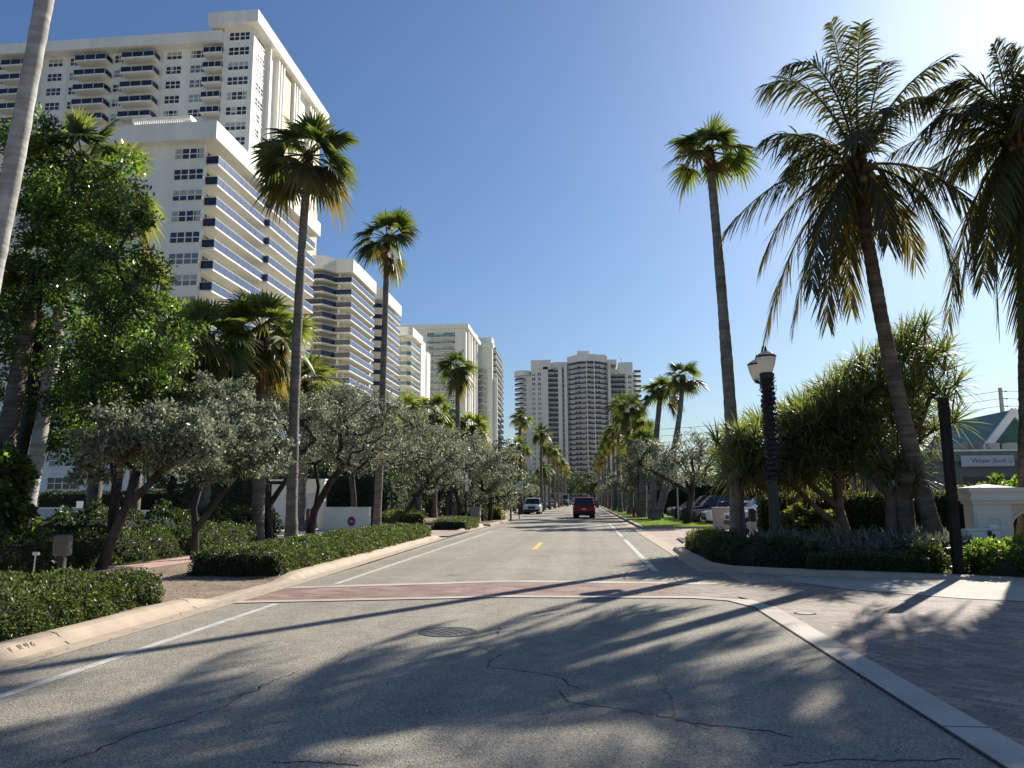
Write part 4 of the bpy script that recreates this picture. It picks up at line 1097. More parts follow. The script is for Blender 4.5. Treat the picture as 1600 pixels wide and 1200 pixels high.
# right verge: the tall slim one and a leaning pair
fan_palm('fan_palm', 'very tall slim fan palm at right, its foot among screw pine leaves', (4.25, 22.4, 0.05), P(1108, 238, 22.4), (0.05, 0, 0.3), 0.215, 0.11, 6, 18, 0.65, 0.86, -0.6, True, flare=1.3)
fan_palm('fan_palm', 'left one of two slim palms rising over the grey-green tree at right', (5.0, 60, 0.1), P(1033, 612, 60), (-0.1, 0, 0.3), 0.30, 0.17, 7, 19, 0.9, 1.1, -0.65, True, flare=1.1)
fan_palm('fan_palm', 'right, taller one of two slim palms rising over the grey-green tree, leaning right', (4.9, 56, 0.1), P(1067, 590, 56), (0.35, 0, 0), 0.29, 0.15, 8, 18, 0.85, 1.05, -0.75, True, flare=1.1)
# rows going away
def row_palm(u, v, y, x, label, grp, seed, n=20, pet=0.9, blade=1.1, r0=0.24, low=-0.85):
    t = P(u, v, y); fan_palm('fan_palm', label, (x if x is not None else t[0], y, 0.1), t, (0.1*(seed % 3-1), 0, 0), r0, 0.17, seed, n, pet, blade, low, group=grp, nseg=16, flare=1.3)
row_palm(813, 652, 100, -9.2, 'fan palm over the white parked car, left of the far curved tower', GR_L, 11)
row_palm(846, 676, 105, None, 'fan palm in front of the far curved tower, tallest of the far left row', GR_L, 12)
for u, v, y in ((812, 700, 88), (858, 700, 128), (866, 706, 142), (872, 716, 160), (877, 722, 178), (881, 728, 200), (850, 733, 120), (884, 736, 230)):
    row_palm(u, v, y, None, 'small distant fan palm in the far left row beside the road', GR_L, int(u) % 7+20)
row_palm(988, 640, 68, 5.4, 'bushy fan palm at the near end of the right hand row, before the far tower', GR_R, 13, 24, 1.0, 1.2, 0.3)
row_palm(972, 638, 76, 5.2, 'fan palm second in the right hand row, crown overlapping its bushier neighbour', GR_R, 14, 22, 1.0, 1.2, 0.3)
for u, v, y in ((1000, 672, 72), (966, 668, 90), (957, 682, 104), (950, 694, 120), (945, 706, 140), (940, 714, 165), (936, 722, 195), (933, 729, 230)):
    row_palm(u, v, y, None, 'fan palm in the far right row beside the road', GR_R, int(u) % 7+30, 20, 0.95, 1.15, 0.3)
# thick grey palm trunks of the right hand row whose heads are lost among the silver trees
for i, (x, y) in enumerate(((4.6, 64.5), (5.0, 69), (4.5, 80), (4.8, 86), (4.5, 95), (4.8, 110))):
    fan_palm('fan_palm', 'thick grey palm trunk with its head lost among the silver trees, right row', (x, y, 0.1), (x+0.3, y, 6.4+0.5*(i % 3)), (0, 0, 0), 0.36, 0.25, 40+i, 22, 0.8, 0.95, -0.8, group='thick trunked palms in the right row', nseg=14, flare=1.1)
# shorter fan palms in the planting on the left
GL = 'short fan palms in the left planting'
for (u, v, y, lab, s, n, pet, bl, dead) in (
        (178, 292, 27, 'fan palm with long hanging leaves right of the green tree top', 52, 13, 1.0, 1.25, 0),
        (225, 470, 30, 'shaggy fan palm with old yellowed fans beside the white block', 53, 26, 1.2, 1.3, 4),
        (325, 530, 27.5, 'short fan palm with a ragged brown boot, left of its leafier twin', 54, 26, 1.05, 1.2, 4),
        (410, 518, 29.5, 'short fan palm with one bright upright fan, in front of the blue balconies', 55, 28, 1.15, 1.3, 3)):
    t = P(u, v, y)
    fan_palm('fan_palm', lab, (t[0]+0.1, y, 0.03), t, (0.1, 0, 0), 0.26, 0.2, s, n, pet, bl, -0.85, dead=dead, group=GL, nseg=24, boot=1.5, lf='lf_short')
for (u, v, y, lab, s) in ((630, 640, 62, 'low fan palm between the second palm trunk and the white tower', 56), (680, 645, 66, 'broad low fan palm in front of the white tower, left of third palm', 57),
                          (655, 690, 52, 'low fan palm with reddish boot over the garage wall', 58), (738, 668, 75, 'low fan palm right of the third palm trunk', 59), (478, 600, 40, 'low fan palm half hidden by the nearest tall trunk', 60),
                          (700, 655, 74, 'low fan palm directly behind the third palm trunk', 61), (605, 668, 58, 'low fan palm left of the second tall trunk', 62)):
    t = P(u, v, y)
    fan_palm('fan_palm', lab, (t[0], y, 0.03), t, (0, 0, 0), 0.24, 0.18, s, 26, 1.1, 1.25, -0.8, group=GL, nseg=18, boot=1.0, lf='lf_short')
# bare trunks at the far left
def bare(label, a, b_, bow, r0, r1, bark, s):
    root = thing('palm', label, 'palm tree', a)
    T = tuple(np.array(b_)-np.array(a))
    trunk_mesh(curve_pts((0, 0, -0.1), T, bow), r0, r1, seed=s, flare=1.25).build('trunk', M[bark], root, smooth=True)
    rng = np.random.default_rng(s)
    for i in range(16):
        az = i*2.4; el = 1.2-1.7*i/16; L = 3.2
        d = np.array([math.cos(az)*math.cos(el), math.sin(az)*math.cos(el), math.sin(el)]); c = np.array(T)
        V, Q = coco_frond(c, c+d*L*0.5+np.array([0, 0, 0.5]), c+d*L*np.array([1, 1, 0.7])+DOWN*(0.6+0.9*i/16), rng, 34, 0.7)
        link('frond', npmesh('frond', V, Q, [M['lf_coco']]), root)
bare('pale leaning palm trunk crossing the top left corner', P(-88, 690, 13)[:2]+(0.03,), P(168, -560, 13.6), (0.1, 0, 0), 0.2, 0.14, 'bark_pale', 71)
fan_palm('fan_palm', 'fan palm on a pale ringed trunk, its leaves topping the green tree at left', P(34, 800, 20.4)[:2]+(0.03,), P(128, 246, 23.0), (0.1, 0, 0), 0.22, 0.15, 51, 17, 1.0, 1.15, -0.7, flare=1.3, bark=M['bark_pale'], nseg=26, group=GL)
fan_palm('fan_palm', 'fan palm on a brown trunk at the left edge behind the tall shrub', P(-16, 800, 19.2)[:2]+(0.03,), P(62, 420, 21.6), (-0.05, 0, 0), 0.27, 0.2, 73, 12, 0.8, 0.9, -0.4, flare=1.2, bark=M['bark_coco'], group=GL)

# ------------------------------------------------------------------ coconut palms
def coconut(label, base, crown, bow, r0, r1, tips, y, seed, extra):
    rng = np.random.default_rng(seed)
    root = thing('coconut_palm', label, 'palm tree', base)
    B = np.array(base); C = np.array(crown)-B
    tr = trunk_mesh(curve_pts((0, 0, -0.1), C, bow, 11), r0, r1, flare=1.15, n=14, seed=seed).build('trunk', M['bark_coco'], root, smooth=True)
    mb = MB(); mb.tube([C+np.array([0, 0, z]) for z in (-0.5, -0.1, 0.35, 0.8)], [r1, r1*1.7, r1*1.5, r1*0.5], 10)
    for i in range(14):
        a = i*2.4; mb.tube([C+np.array([math.cos(a)*0.1, math.sin(a)*0.1, -0.2]), C+np.array([math.cos(a)*0.45, math.sin(a)*0.45, 0.15])], [0.09, 0.05], 5)
    mb.build('leaf_base', M['boot'], tr)
    for (u, v, dy, cu, cv, cdy, old) in tips:
        tip = np.array(P(u, v, y+dy))-B; ctl = np.array(P(cu, cv, y+cdy))-B
        V, Q = coco_frond(C+np.array([0, 0, 0.15]), ctl, tip, rng, 70, 0.84, old)
        link('frond', npmesh('frond', V, Q, [M['lf_coco2' if old else 'lf_coco']]), root)
    for (az, el, L, drop, old) in extra:
        d = np.array([math.cos(az)*math.cos(el), math.sin(az)*math.cos(el), math.sin(el)])
        V, Q = coco_frond(C+np.array([0, 0, 0.15]), C+d*L*0.55+np.array([0, 0, 0.45]), C+d*L+DOWN*drop, rng, 52, 0.8, old)
        link('frond', npmesh('frond', V, Q, [M['lf_coco2' if old else 'lf_coco']]), root)
    nuts = MB()
    for i in range(7):
        a = i*0.9+rng.uniform(0, 0.3); q = C+np.array([math.cos(a)*0.32, math.sin(a)*0.32, -0.25-0.12*(i % 2)])
        nuts.lathe([(0, -0.15), (0.09, -0.11), (0.125, 0), (0.09, 0.11), (0, 0.16)], q, 8)
    nuts.build('coconuts', mat('coconut_husk', (0.12, 0.10, 0.035), 0.6, 0.2, 3), root, smooth=True)
    return root
tips1 = [ # tip px, depth, control px, depth, yellowing
    (1133, 352, 0.2, 1235, 245, 0.2, 0), (1192, 212, -0.6, 1240, 190, -0.3, 0), (1190, 128, 0.4, 1275, 95, 0.2, 0), (1228, 95, -0.8, 1300, 70, -0.4, 0),
    (1298, 28, 0.3, 1318, 120, 0.2, 0), (1345, 32, -0.2, 1335, 120, 0, 0), (1375, 95, 0.8, 1375, 110, 0.4, 0), (1482, 82, -0.2, 1395, 130, -0.1, 0), (1455, 148, 0.9, 1400, 135, 0.5, 0),
    (1545, 345, 0.2, 1455, 235, 0.1, 0), (1492, 448, -0.5, 1470, 265, -0.3, 0), (1430, 402, 0.6, 1400, 280, 0.4, 1), (1386, 372, -0.8, 1385, 285, -0.6, 1),
    (1188, 412, 0.5, 1225, 290, 0.3, 1), (1193, 528, -0.2, 1238, 330, -0.2, 1), (1238, 505, 0.7, 1268, 330, 0.5, 1), (1292, 492, -0.6, 1295, 350, -0.6, 1), (1330, 472, 0.6, 1318, 350, 0.5, 1), (1268, 440, -1.2, 1280, 300, -0.9, 0),
    (1232, 260, 1.4, 1270, 205, 0.8, 0)]
ex = [(1.7, 0.5, 3.0, 1.0, 0), (1.2, 0.1, 3.0, 1.3, 0), (-1.5, 0.65, 2.6, 0.7, 0), (-1.9, 0.35, 2.6, 0.9, 0), (1.5, -0.4, 2.8, 1.2, 1), (2.6, 0.9, 2.8, 0.6, 0)]
coconut('big coconut palm with a leaning trunk and drooping fronds, tallest tree at right', (9.0, 20.9, 0.05), P(1342, 268, 20.6), (-0.25, 0, 0.1), 0.22, 0.15, tips1, 20.6, 81, ex)
tips2 = [(1415, 290, 0.2, 1500, 215, 0.1, 0), (1520, 400, 0.2, 1545, 250, 0.2, 0), (1600, 430, 0.8, 1595, 290, 0.5, 0), (1655, 430, -0.4, 1630, 270, -0.2, 0), (1510, 165, -0.9, 1550, 130, -0.5, 0), (1610, 110, -1.0, 1605, 120, -0.5, 0), (1392, 232, 0.3, 1500, 180, 0.2, 0), (1445, 150, 0.8, 1510, 95, 0.4, 0), (1442, 195, -0.6, 1500, 150, -0.4, 0), (1552, 62, 0.2, 1565, 120, 0, 0), (1578, 72, -0.3, 1585, 130, 0, 0), (1490, 120, 0.3, 1545, 110, 0.2, 0),
         (1398, 335, 0.5, 1510, 225, 0.3, 0), (1478, 520, -0.3, 1508, 270, -0.2, 1), (1500, 470, 0.6, 1520, 280, 0.5, 1), (1560, 500, 0.4, 1545, 300, 0.4, 0), (1600, 520, -0.4, 1590, 320, -0.4, 0), (1625, 480, 0.5, 1615, 300, 0.4, 0),
         (1690, 380, 0.2, 1660, 220, 0.1, 0), (1760, 260, 0.3, 1680, 170, 0.1, 0), (1720, 120, 0, 1650, 110, 0, 0), (1640, 40, 0.4, 1620, 120, 0.2, 0), (1535, 430, -1.0, 1550, 280, -0.8, 0)]
coconut('second coconut palm cut by the right edge, dark trunk before the shop sign', (11.0, 20.9, 0.05), P(1592, 225, 20.6), (0.1, 0, 0), 0.22, 0.15, tips2, 20.6, 82, ex)

# ------------------------------------------------------------------ broad green trees at the left
lt = [M['lf_gloss'], M['lf_tree'], M['lf_gloss'], M['lf_tree']]
def blobs_px(y, items):
    """crown lobes given as (u, v, ru, rv, dy, depth radius) seen at distance y"""
    out = []
    for u, v, ru, rv, dy, rd in items:
        c = P(u, v, y+dy); e = P(u+ru, v, y+dy); t = P(u, v-rv, y+dy)
        out.append((c, (abs(e[0]-c[0]), rd, abs(t[2]-c[2]))))
    return out
def rel(bl, base): return [((c[0]-base[0], c[1]-base[1], c[2]-base[2]), r) for c, r in bl]
b = (-17.2, 21.5, 0.03)
build_tree('broadleaf_tree', 'big dark green glossy-leaved tree filling the left edge', 'tree', b,
           [[(0, 0, -0.1), (0.15, 0, 1.2), (0.3, 0.1, 2.6), (0.5, 0.1, 4.2), (0.7, 0, 6.0)]],
           rel(blobs_px(21.5, [(40, 270, 60, 80, 0.3, 1.2), (120, 320, 85, 65, 0, 1.4), (50, 400, 85, 90, -0.4, 1.5), (145, 400, 75, 75, 0.5, 1.3), (10, 520, 55, 80, 0, 1.4), (110, 540, 95, 80, 0.3, 1.5), (40, 215, 45, 45, 0.4, 0.9), (75, 610, 50, 55, 1.8, 0.9), (100, 690, 40, 35, 1.8, 0.9), (15, 640, 40, 50, 2.2, 0.9), (130, 640, 60, 60, 0.4, 1.2), (190, 270, 35, 40, 0.3, 0.8)]), b),
           250, 52000, 0.16, lt, M['bark_tree'], 0.2, 0.55, 91, 0.46)
b = (-12.9, 20.3, 0.03)
build_tree('broadleaf_tree', 'dense green tree with light leaf sprays, right of its taller neighbour at left', 'tree', b,
           [[(0, 0, -0.1), (-0.1, 0.1, 1.4), (-0.1, 0.2, 2.6), (0.1, 0.2, 3.8)]],
           rel(blobs_px(20.3, [(190, 330, 45, 40, 0.4, 0.8), (175, 440, 70, 55, 0, 1.1), (215, 520, 75, 65, 0.2, 1.2), (255, 585, 55, 60, -0.2, 1.1), (170, 600, 75, 60, 0.2, 1.2), (205, 680, 65, 45, 0, 1.0), (255, 650, 40, 40, 0.2, 0.8)]), b),
           190, 32000, 0.145, [M['lf_gloss'], M['lf_tree'], M['lf_gloss']], M['bark_tree'], 0.15, 0.42, 92, 0.46)
# ------------------------------------------------------------------ silver grey small-leaved trees
ls = [M['lf_silver']]
GS = 'silver grey small-leaved trees along the street'
def silver(name_label, u, v, y, items, seed, trunks, r0=0.13, nl=11000, nt_=75, rc=0.25, size=0.105, lm=None):
    b = G(u, v) if v else None
    b = (P(u, 700, y)[0], y, 0.03)
    return build_tree('silver_tree', name_label, 'tree', b, trunks, rel(blobs_px(y, items), b), int(nt_*1.9), int(nl*1.6), size*1.15, lm or ls, M['bark_tree'], r0, rc, seed, 0.5, GS)
silver('slanting trunked silver tree nearest the camera, beyond the first hedge', 178, 898, 17.2,
       [(215, 665, 65, 38, 0, 0.9), (285, 665, 60, 40, 0.4, 0.9), (170, 695, 45, 35, -0.3, 0.8), (250, 700, 60, 35, 0.3, 0.8), (320, 690, 50, 35, 0, 0.8), (150, 730, 30, 22, 0.2, 0.5)], 101,
       [[(-0.15, 0, -0.1), (0.1, 0, 0.7), (0.42, 0, 1.5), (0.55, 0.1, 2.3)], [2, (0.9, 0.1, 2.0), (1.3, 0.2, 2.6)], [2, (0.0, 0.2, 1.9), (-0.2, 0.2, 2.6)]], 0.12, 12000)
silver('silver tree forking low in front of the sidewalk, second from the left', 313, 876, 20.5,
       [(310, 640, 55, 40, 0.3, 0.9), (370, 660, 60, 45, 0, 0.9), (335, 720, 55, 35, 0, 0.8), (410, 700, 45, 40, 0.4, 0.8), (350, 610, 40, 25, 0.3, 0.6)], 102,
       [[(0, 0, -0.1), (0, 0, 0.8), (-0.1, 0, 1.4), (0.1, 0, 2.2)], [1, (0.4, 0, 1.4), (0.9, 0.1, 2.1), (1.3, 0.1, 2.8)]], 0.1, 11000)
silver('silver tree with a V shaped double trunk left of the nearest tall palm', 424, 846, 30.5,
       [(400, 640, 50, 35, 0, 1.1), (440, 665, 55, 40, 0, 1.2), (395, 700, 45, 35, 0, 1.0), (480, 640, 45, 35, 0.5, 1.1), (450, 720, 40, 30, 0, 0.9)], 103,
       [[(0, 0, -0.1), (0, 0, 1.4), (-0.25, 0, 2.6), (-0.4, 0, 3.4)], [1, (0.8, 0, 2.6), (1.4, 0, 3.6)]], 0.17, 10000, rc=0.4, size=0.1)
silver('broad silver tree with a dark slanting trunk between the two tallest left palms', 487, 838, 33.5,
       [(520, 640, 45, 30, 0, 1.3), (575, 650, 50, 35, 0, 1.3), (500, 690, 45, 35, 0, 1.2), (560, 710, 50, 35, 0.4, 1.2), (610, 690, 40, 35, 0, 1.2), (540, 625, 30, 20, 0.5, 0.9)], 104,
       [[(0, 0, -0.1), (0.25, 0, 1.2), (0.9, 0, 2.4), (1.7, 0, 3.4)], [1, (0.3, 0.2, 2.2), (0.1, 0.2, 3.2)]], 0.17, 11000, rc=0.42, size=0.105)
silver('silver tree right of the second tall palm with a thin leaning trunk', 628, 822, 44,
       [(640, 690, 45, 35, 0, 1.6), (690, 710, 45, 35, 0, 1.6), (650, 735, 45, 30, 0, 1.4), (700, 745, 35, 25, 0, 1.2), (665, 660, 30, 22, 0, 1.0)], 105,
       [[(0, 0, -0.1), (0.3, 0, 0.9), (0.9, 0, 1.8), (1.5, 0, 2.6)]], 0.14, 9000, rc=0.45, size=0.12)
silver('silver tree behind the third palm and the white street sign', 765, 812, 56,
       [(745, 720, 35, 30, 0, 1.8), (785, 730, 38, 32, 0, 1.8), (740, 760, 35, 25, 0, 1.5), (785, 770, 32, 22, 0, 1.5), (720, 700, 25, 22, 0, 1.2)], 106,
       [[(0, 0, -0.1), (0.1, 0, 1.2), (0.0, 0, 2.4)]], 0.16, 8000, rc=0.5, size=0.14)
silver('loose silver tree filling the gap behind the first and second silver trees', 262, 850, 27,
       [(180, 640, 50, 35, 0, 1.2), (260, 620, 55, 35, 0.5, 1.2), (340, 625, 50, 30, 0, 1.2), (300, 690, 60, 40, 0, 1.3), (220, 700, 45, 35, 0, 1.1)], 108,
       [[(0, 0, -0.1), (0.1, 0, 1.2), (0.3, 0, 2.4), (0.2, 0, 3.4)], [2, (-0.8, 0.2, 3.2)]], 0.14, 9000, rc=0.42, size=0.12)
silver('tall silver tree seen between the nearest and the second tall palm trunks', 555, 830, 43,
       [(500, 615, 35, 22, 0, 1.4), (545, 612, 35, 22, 0, 1.4), (585, 640, 40, 28, 0, 1.4), (530, 660, 50, 35, 0, 1.5), (620, 660, 35, 30, 0, 1.4), (570, 700, 45, 35, 0, 1.4)], 109,
       [[(0, 0, -0.1), (0.0, 0, 1.6), (-0.2, 0, 3.2), (-0.3, 0, 4.4)], [2, (0.9, 0, 4.2)]], 0.17, 9000, rc=0.5, size=0.14)
silver('silver tree beside the street lamp, between second and third palm trunks', 720, 815, 53,
       [(680, 690, 35, 28, 0, 1.5), (725, 700, 35, 28, 0, 1.5), (700, 740, 40, 28, 0, 1.5), (640, 720, 35, 26, 0, 1.4)], 111,
       [[(0, 0, -0.1), (-0.1, 0, 1.3), (-0.5, 0, 2.6)]], 0.15, 7000, rc=0.5, size=0.15)
# right side: the open leaning one, on the lawn corner
tr = silver('grey green tree leaning left over the lawn corner at right, one long low limb', 1070, 815, 47.5,
       [(1035, 712, 40, 22, 0, 1.6), (1085, 700, 45, 24, 0, 1.8), (1055, 735, 40, 18, 0, 1.4), (1105, 722, 25, 25, 0, 1.4), (1000, 705, 28, 16, 0, 1.2), (1090, 745, 25, 15, 0.5, 1.2)], 107,
       [[(-0.1, 0, -0.1), (0.1, 0, 0.9), (0.3, 0, 1.9)], [2, (-0.7, 0, 2.5), (-1.9, 0, 3.2), (-2.8, 0, 3.7)], [2, (0.5, 0.2, 3.0), (0.4, 0.2, 4.0)]], 0.19, 9500, rc=0.45, size=0.12)
# generic silver trees for the rows
bs = (0, 0, 0)
proto = []
for s in (1, 2):
    proto.append(build_tree('silver_tree', 'small silver tree in the left hand row beyond the parked cars', 'tree', (-11.5, 66+8*s, 0.1),
        [[(0, 0, -0.1), (0.1, 0, 1.0), (0.0, 0.1, 1.9)]], [((-0.9, 0, 3.0), (1.2, 1.2, 0.9)), ((0.8, 0.3, 3.2), (1.2, 1.3, 1.0)), ((0, -0.6, 3.8), (1.2, 1.1, 0.8)), ((0.1, 0.7, 2.6), (1.4, 1.2, 0.7))],
        95, 9500, 0.17, ls, M['bark_tree'], 0.15, 0.42, 110+s, 0.5, GS))
rg = random.Random(8)
for y, x in ((62, -13.5), (90, -11.2), (98, -11.8), (107, -11.2), (117, -11.5), (130, -11.3), (145, -11.5), (162, -11.5), (185, -11.3), (212, -11.5)):
    copy_tree(proto[rg.randrange(2)], (x, y, 0.1), rg.uniform(0, 6.3), rg.uniform(0.95, 1.25), 'small silver tree in the left hand row beyond the parked cars')
for y, x in ((62, 5.9), (71, 5.6), (79, 5.4), (88, 5.6), (97, 5.4), (107, 5.6), (118, 5.4), (131, 5.6), (146, 5.4), (163, 5.6), (184, 5.4), (210, 5.6), (240, 5.5)):
    copy_tree(proto[rg.randrange(2)], (x, y, 0.1), rg.uniform(0, 6.3), rg.uniform(1.0, 1.3), 'small silver tree in the long right hand row before the far tower')
# dark trees that close the view and back the left planting
GD = 'dark trees closing the end of the street'
d0 = build_tree('shade_tree', 'dark round tree closing the far end of the street', 'tree', (-4, 300, 0),
     [[(0, 0, -0.1), (0.3, 0, 2.0), (0.0, 0.3, 3.8)]], [((-3, 0, 6.5), (3.5, 3.5, 2.5)), ((3, 0.5, 6.5), (3.5, 3.5, 2.5)), ((0, -2, 8.5), (3.4, 3.2, 2.4)), ((0, 2, 5.5), (4, 3, 2)), ((-1, -3, 5), (3.5, 2.5, 2))],
     130, 9000, 0.42, [M['lf_dark']], M['bark_tree'], 0.35, 1.0, 120, 0.5, GD)
for x, y, s in ((3.5, 292, 1.0), (-12, 310, 1.25), (-2, 335, 1.35), (9, 320, 1.3), (18, 305, 1.2), (-22, 300, 1.2), (27, 300, 1.3)):
    copy_tree(d0, (x, y, 0), rg.uniform(0, 6), s)
GB = 'dark bushy trees behind the left planting'
for i, (u, y, s, lab) in enumerate(((300, 52, 0.62, 'dark leafy tree behind the low grey drive wall'), (395, 54, 0.55, 'dark leafy tree behind the V shaped silver tree'), (560, 60, 0.62, 'dark leafy tree behind the garage wall'), (640, 66, 0.6, 'dark leafy tree right of the second tall palm trunk'),
                               (700, 74, 0.62, 'dark leafy tree behind the third palm'), (745, 88, 0.75, 'dark leafy tree below the pale tower, left of the far palms'), (775, 100, 0.85, 'dark leafy tree beside the open gap of sky'), (600, 82, 0.75, 'dark leafy tree below the bright white tower'), (500, 70, 0.62, 'dark leafy tree below the cream block'))):
    c = copy_tree(d0, (P(u, 700, y)[0], y, 0), rg.uniform(0, 6), s, lab); c['group'] = GB
for i, (x, y, s, lab) in enumerate(((20, 84, 0.6, 'leafy tree behind the car park, left of centre'), (30, 78, 0.6, 'leafy tree behind the car park, nearer its right end'), (42, 74, 0.62, 'leafy tree at the right end behind the car park'))):
    c = copy_tree(d0, (x, y, 0), rg.uniform(0, 6), s, lab); c['group'] = 'trees behind the car park'

# ------------------------------------------------------------------ screw pines on the island
rng = np.random.default_rng(55)
def screw_pine(label, base, trunks, spots, r0, L, seed, n=34):
    rng = np.random.default_rng(seed); root = thing('screw_pine', label, 'tree', base)
    B = np.array(base); tips = [np.array(s)-B for s in spots]
    nodes, par, cnt, ntr = skeleton(trunks, tips, rng, 0.45, 0.05, 0.5, 0.22)
    mb = MB(); branch_mesh(mb, nodes, par, cnt, r0, 0.024, 0.42)
    mb.build('trunk', M['bark_pand'], root, smooth=True)
    par_ = []
    for t in tips:
        ax = nrm(t-np.array([0.2, 0, 1.2]))*np.array([0.8, 0.8, 0.4])+np.array([0, 0, 0.75])+rng.normal(0, 0.15, 3)
        par_.append(rosette(t, ax, rng, n, L*rng.uniform(0.8, 1.15)))
    V, Q = merge_vq(par_)
    link('crown', npmesh('crown', V, Q, [M['lf_pand']]), root)
    if True:
        par_ = []
        for t in tips:
            if rng.random() < 0.35: par_.append(rosette(t-np.array([0, 0, 0.12]), (0, 0, -1), rng, 9, L*0.75, 0.016, 0.9))
        V, Q = merge_vq(par_); link('dead_leaf', npmesh('dead_leaf', V, Q, [M['lf_dead']]), root)
    return root
tx = np.array([3.9, 4.6, 5.4, 6.2, 7.2, 8.2, 9.0, 9.6, 9.9, 10.2, 10.5, 10.9])
tz = np.array([3.3, 3.7, 4.1, 4.5, 5.0, 5.9, 6.4, 6.9, 6.9, 6.2, 5.2, 3.6])
bz = np.array([2.1, 2.1, 2.05, 2.05, 2.1, 2.3, 2.5, 2.6, 2.6, 2.5, 2.4, 2.3])
spots = []
while len(spots) < 370:
    x = rng.uniform(4.6, 10.5); hi = np.interp(x, tx, tz)-0.35; lo = np.interp(x, tx, bz)
    x = x if rng.random() < 0.6 else rng.uniform(4.4, 8.2); hi = np.interp(x, tx, tz)-0.35; lo = np.interp(x, tx, bz)
    t = rng.random(); z = hi-(hi-lo)*t*(0.95 if x < 8.6 else 0.85)
    cut = rng.random() < (0.25+0.75*(1-t) if x > 8.6 else 0.9)
    if not cut: continue
    y = 23.6+rng.uniform(-1.7, 1.9)*(0.4+0.6*min(1, (hi-z+0.5)))
    if all((x-a[0])**2+(y-a[1])**2*0.5+(z-a[2])**2 > 0.07 for a in spots): spots.append((x, y, z))
screw_pine('wide screw pine with arching red-brown trunks and spiky leaf tufts on the island', (7.5, 23.2, 0.05),
    [[(0, 0, -0.1), (-0.1, 0, 0.6), (-0.25, 0, 1.3), (-0.2, 0.1, 2.2), (0.4, 0.2, 3.2)], [1, (-0.75, -0.1, 1.1), (-1.5, -0.1, 1.9), (-2.5, 0, 2.35), (-3.1, 0, 2.4)], [2, (-0.9, 0.2, 1.9), (-1.4, 0.2, 2.5)], [3, (1.2, 0.2, 2.8), (2.2, 0.1, 3.6), (2.7, 0, 4.8)], [12, (2.9, 0.2, 3.6), (3.4, 0.2, 4.0)]],
    spots, 0.15, 0.92, 56, 36)
sp = []
for i in range(26):
    x = rng.uniform(3.6, 5.2); z = rng.uniform(2.15, 3.3); y = 21.6+rng.uniform(-0.5, 0.7)
    sp.append((x, y, z))
screw_pine('small screw pine with long grass-like tufts wrapped round the slim palm trunk', (4.17, 21.9, 0.05), [[(0, 0, -0.1), (0, 0, 0.8), (0.05, 0, 1.5), (0.0, 0, 2.2)]], sp, 0.085, 0.85, 57, 34)
sp = []
for i in range(11):
    a = i*2.4; r = 0.15+0.42*(i/11)
    sp.append((8.15+math.cos(a)*r, 21.2+math.sin(a)*r, 2.0+0.5*(1-i/11)))
screw_pine('low screw pine with a double grey-brown stem right of the arching one', (8.05, 21.2, 0.05), [[(-0.1, 0, -0.1), (-0.12, 0, 0.8), (-0.08, 0, 1.6)], [(0.22, 0.05, -0.1), (0.25, 0.05, 0.8), (0.2, 0, 1.6)]], sp, 0.15, 0.85, 58, 36)

# ------------------------------------------------------------------ hedges and low planting
hedge('hedge', 'nearest clipped hedge at lower left, along the kerb before the crosswalk', [(-7.55, 2.0), (-7.55, 6.0), (-7.6, 11.65)], 2.0, 0.5, 90000, 0.052, M['lf_hedge'], 201, extra=M['lf_dark'])
hedge('hedge', 'long clipped hedge along the left kerb just beyond the crosswalk', [(-7.35, 15.9), (-7.35, 22), (-7.55, 32.3)], 2.1, 0.56, 85000, 0.058, M['lf_hedge'], 202, extra=M['lf_dark'])
hedge('hedge', 'small boxed hedge at the foot of the third left palm', [(-7.2, 40.8), (-7.3, 46.2)], 1.9, 0.55, 9000, 0.08, M['lf_hedge'], 203, extra=M['lf_dark'])
hedge('hedge', 'dark low hedge edging the pink sidewalk at left', [(-13.2, 6), (-12.9, 13), (-12.5, 17), (-12.3, 21), (-12.4, 27)], 1.2, 0.78, 30000, 0.085, M['lf_hedge2'], 204, rough=0.1, extra=M['lf_hedge'])
hedge('shrub', 'tall glossy green shrub wall at the left edge', [(-19.5, 16.0), (-16.4, 17.2), (-13.9, 17.6)], 1.7, 2.75, 24000, 0.15, M['lf_tree'], 205, 'shrub', rough=0.22, extra=M['lf_dark'])
hedge('shrub', 'dark bushy shrub bed behind the low sidewalk hedge', [(-16.5, 20.5), (-14.2, 22.8), (-13.9, 29), (-13.8, 32)], 1.6, 1.15, 16000, 0.13, M['lf_dark'], 206, 'shrub', rough=0.25, extra=M['lf_hedge2'])
hedge('hedge', 'bright clipped hedge right of the garage drive at left', [(-9.4, 41.5), (-11.5, 46), (-12, 52)], 1.5, 0.95, 12000, 0.10, M['lf_hedge'], 207, extra=M['lf_lime'])
hedge('hedge', 'dark hedge in front of the white block behind the drive', [(-37, 50), (-24, 52.5), (-19, 53.5)], 1.6, 2.3, 14000, 0.16, M['lf_dark'], 208)
hedge('hedge', 'low far hedge in the left planter bay', [(-8.6, 62.5), (-11.5, 75), (-12, 95)], 1.2, 0.8, 8000, 0.12, M['lf_dark'], 209)
hedge('shrub', 'lime green shrub at the end of the left planter bay', [(-6.7, 58.2), (-6.9, 59.4)], 0.9, 1.05, 1800, 0.1, M['lf_lime'], 210, 'shrub', rough=0.12)
hedge('shrub', 'dark shrub in the left planter bay beside the grey bin', [(-7.9, 55.6), (-7.6, 58.0)], 1.3, 0.8, 2500, 0.11, M['lf_dark'], 211, 'shrub', rough=0.12)
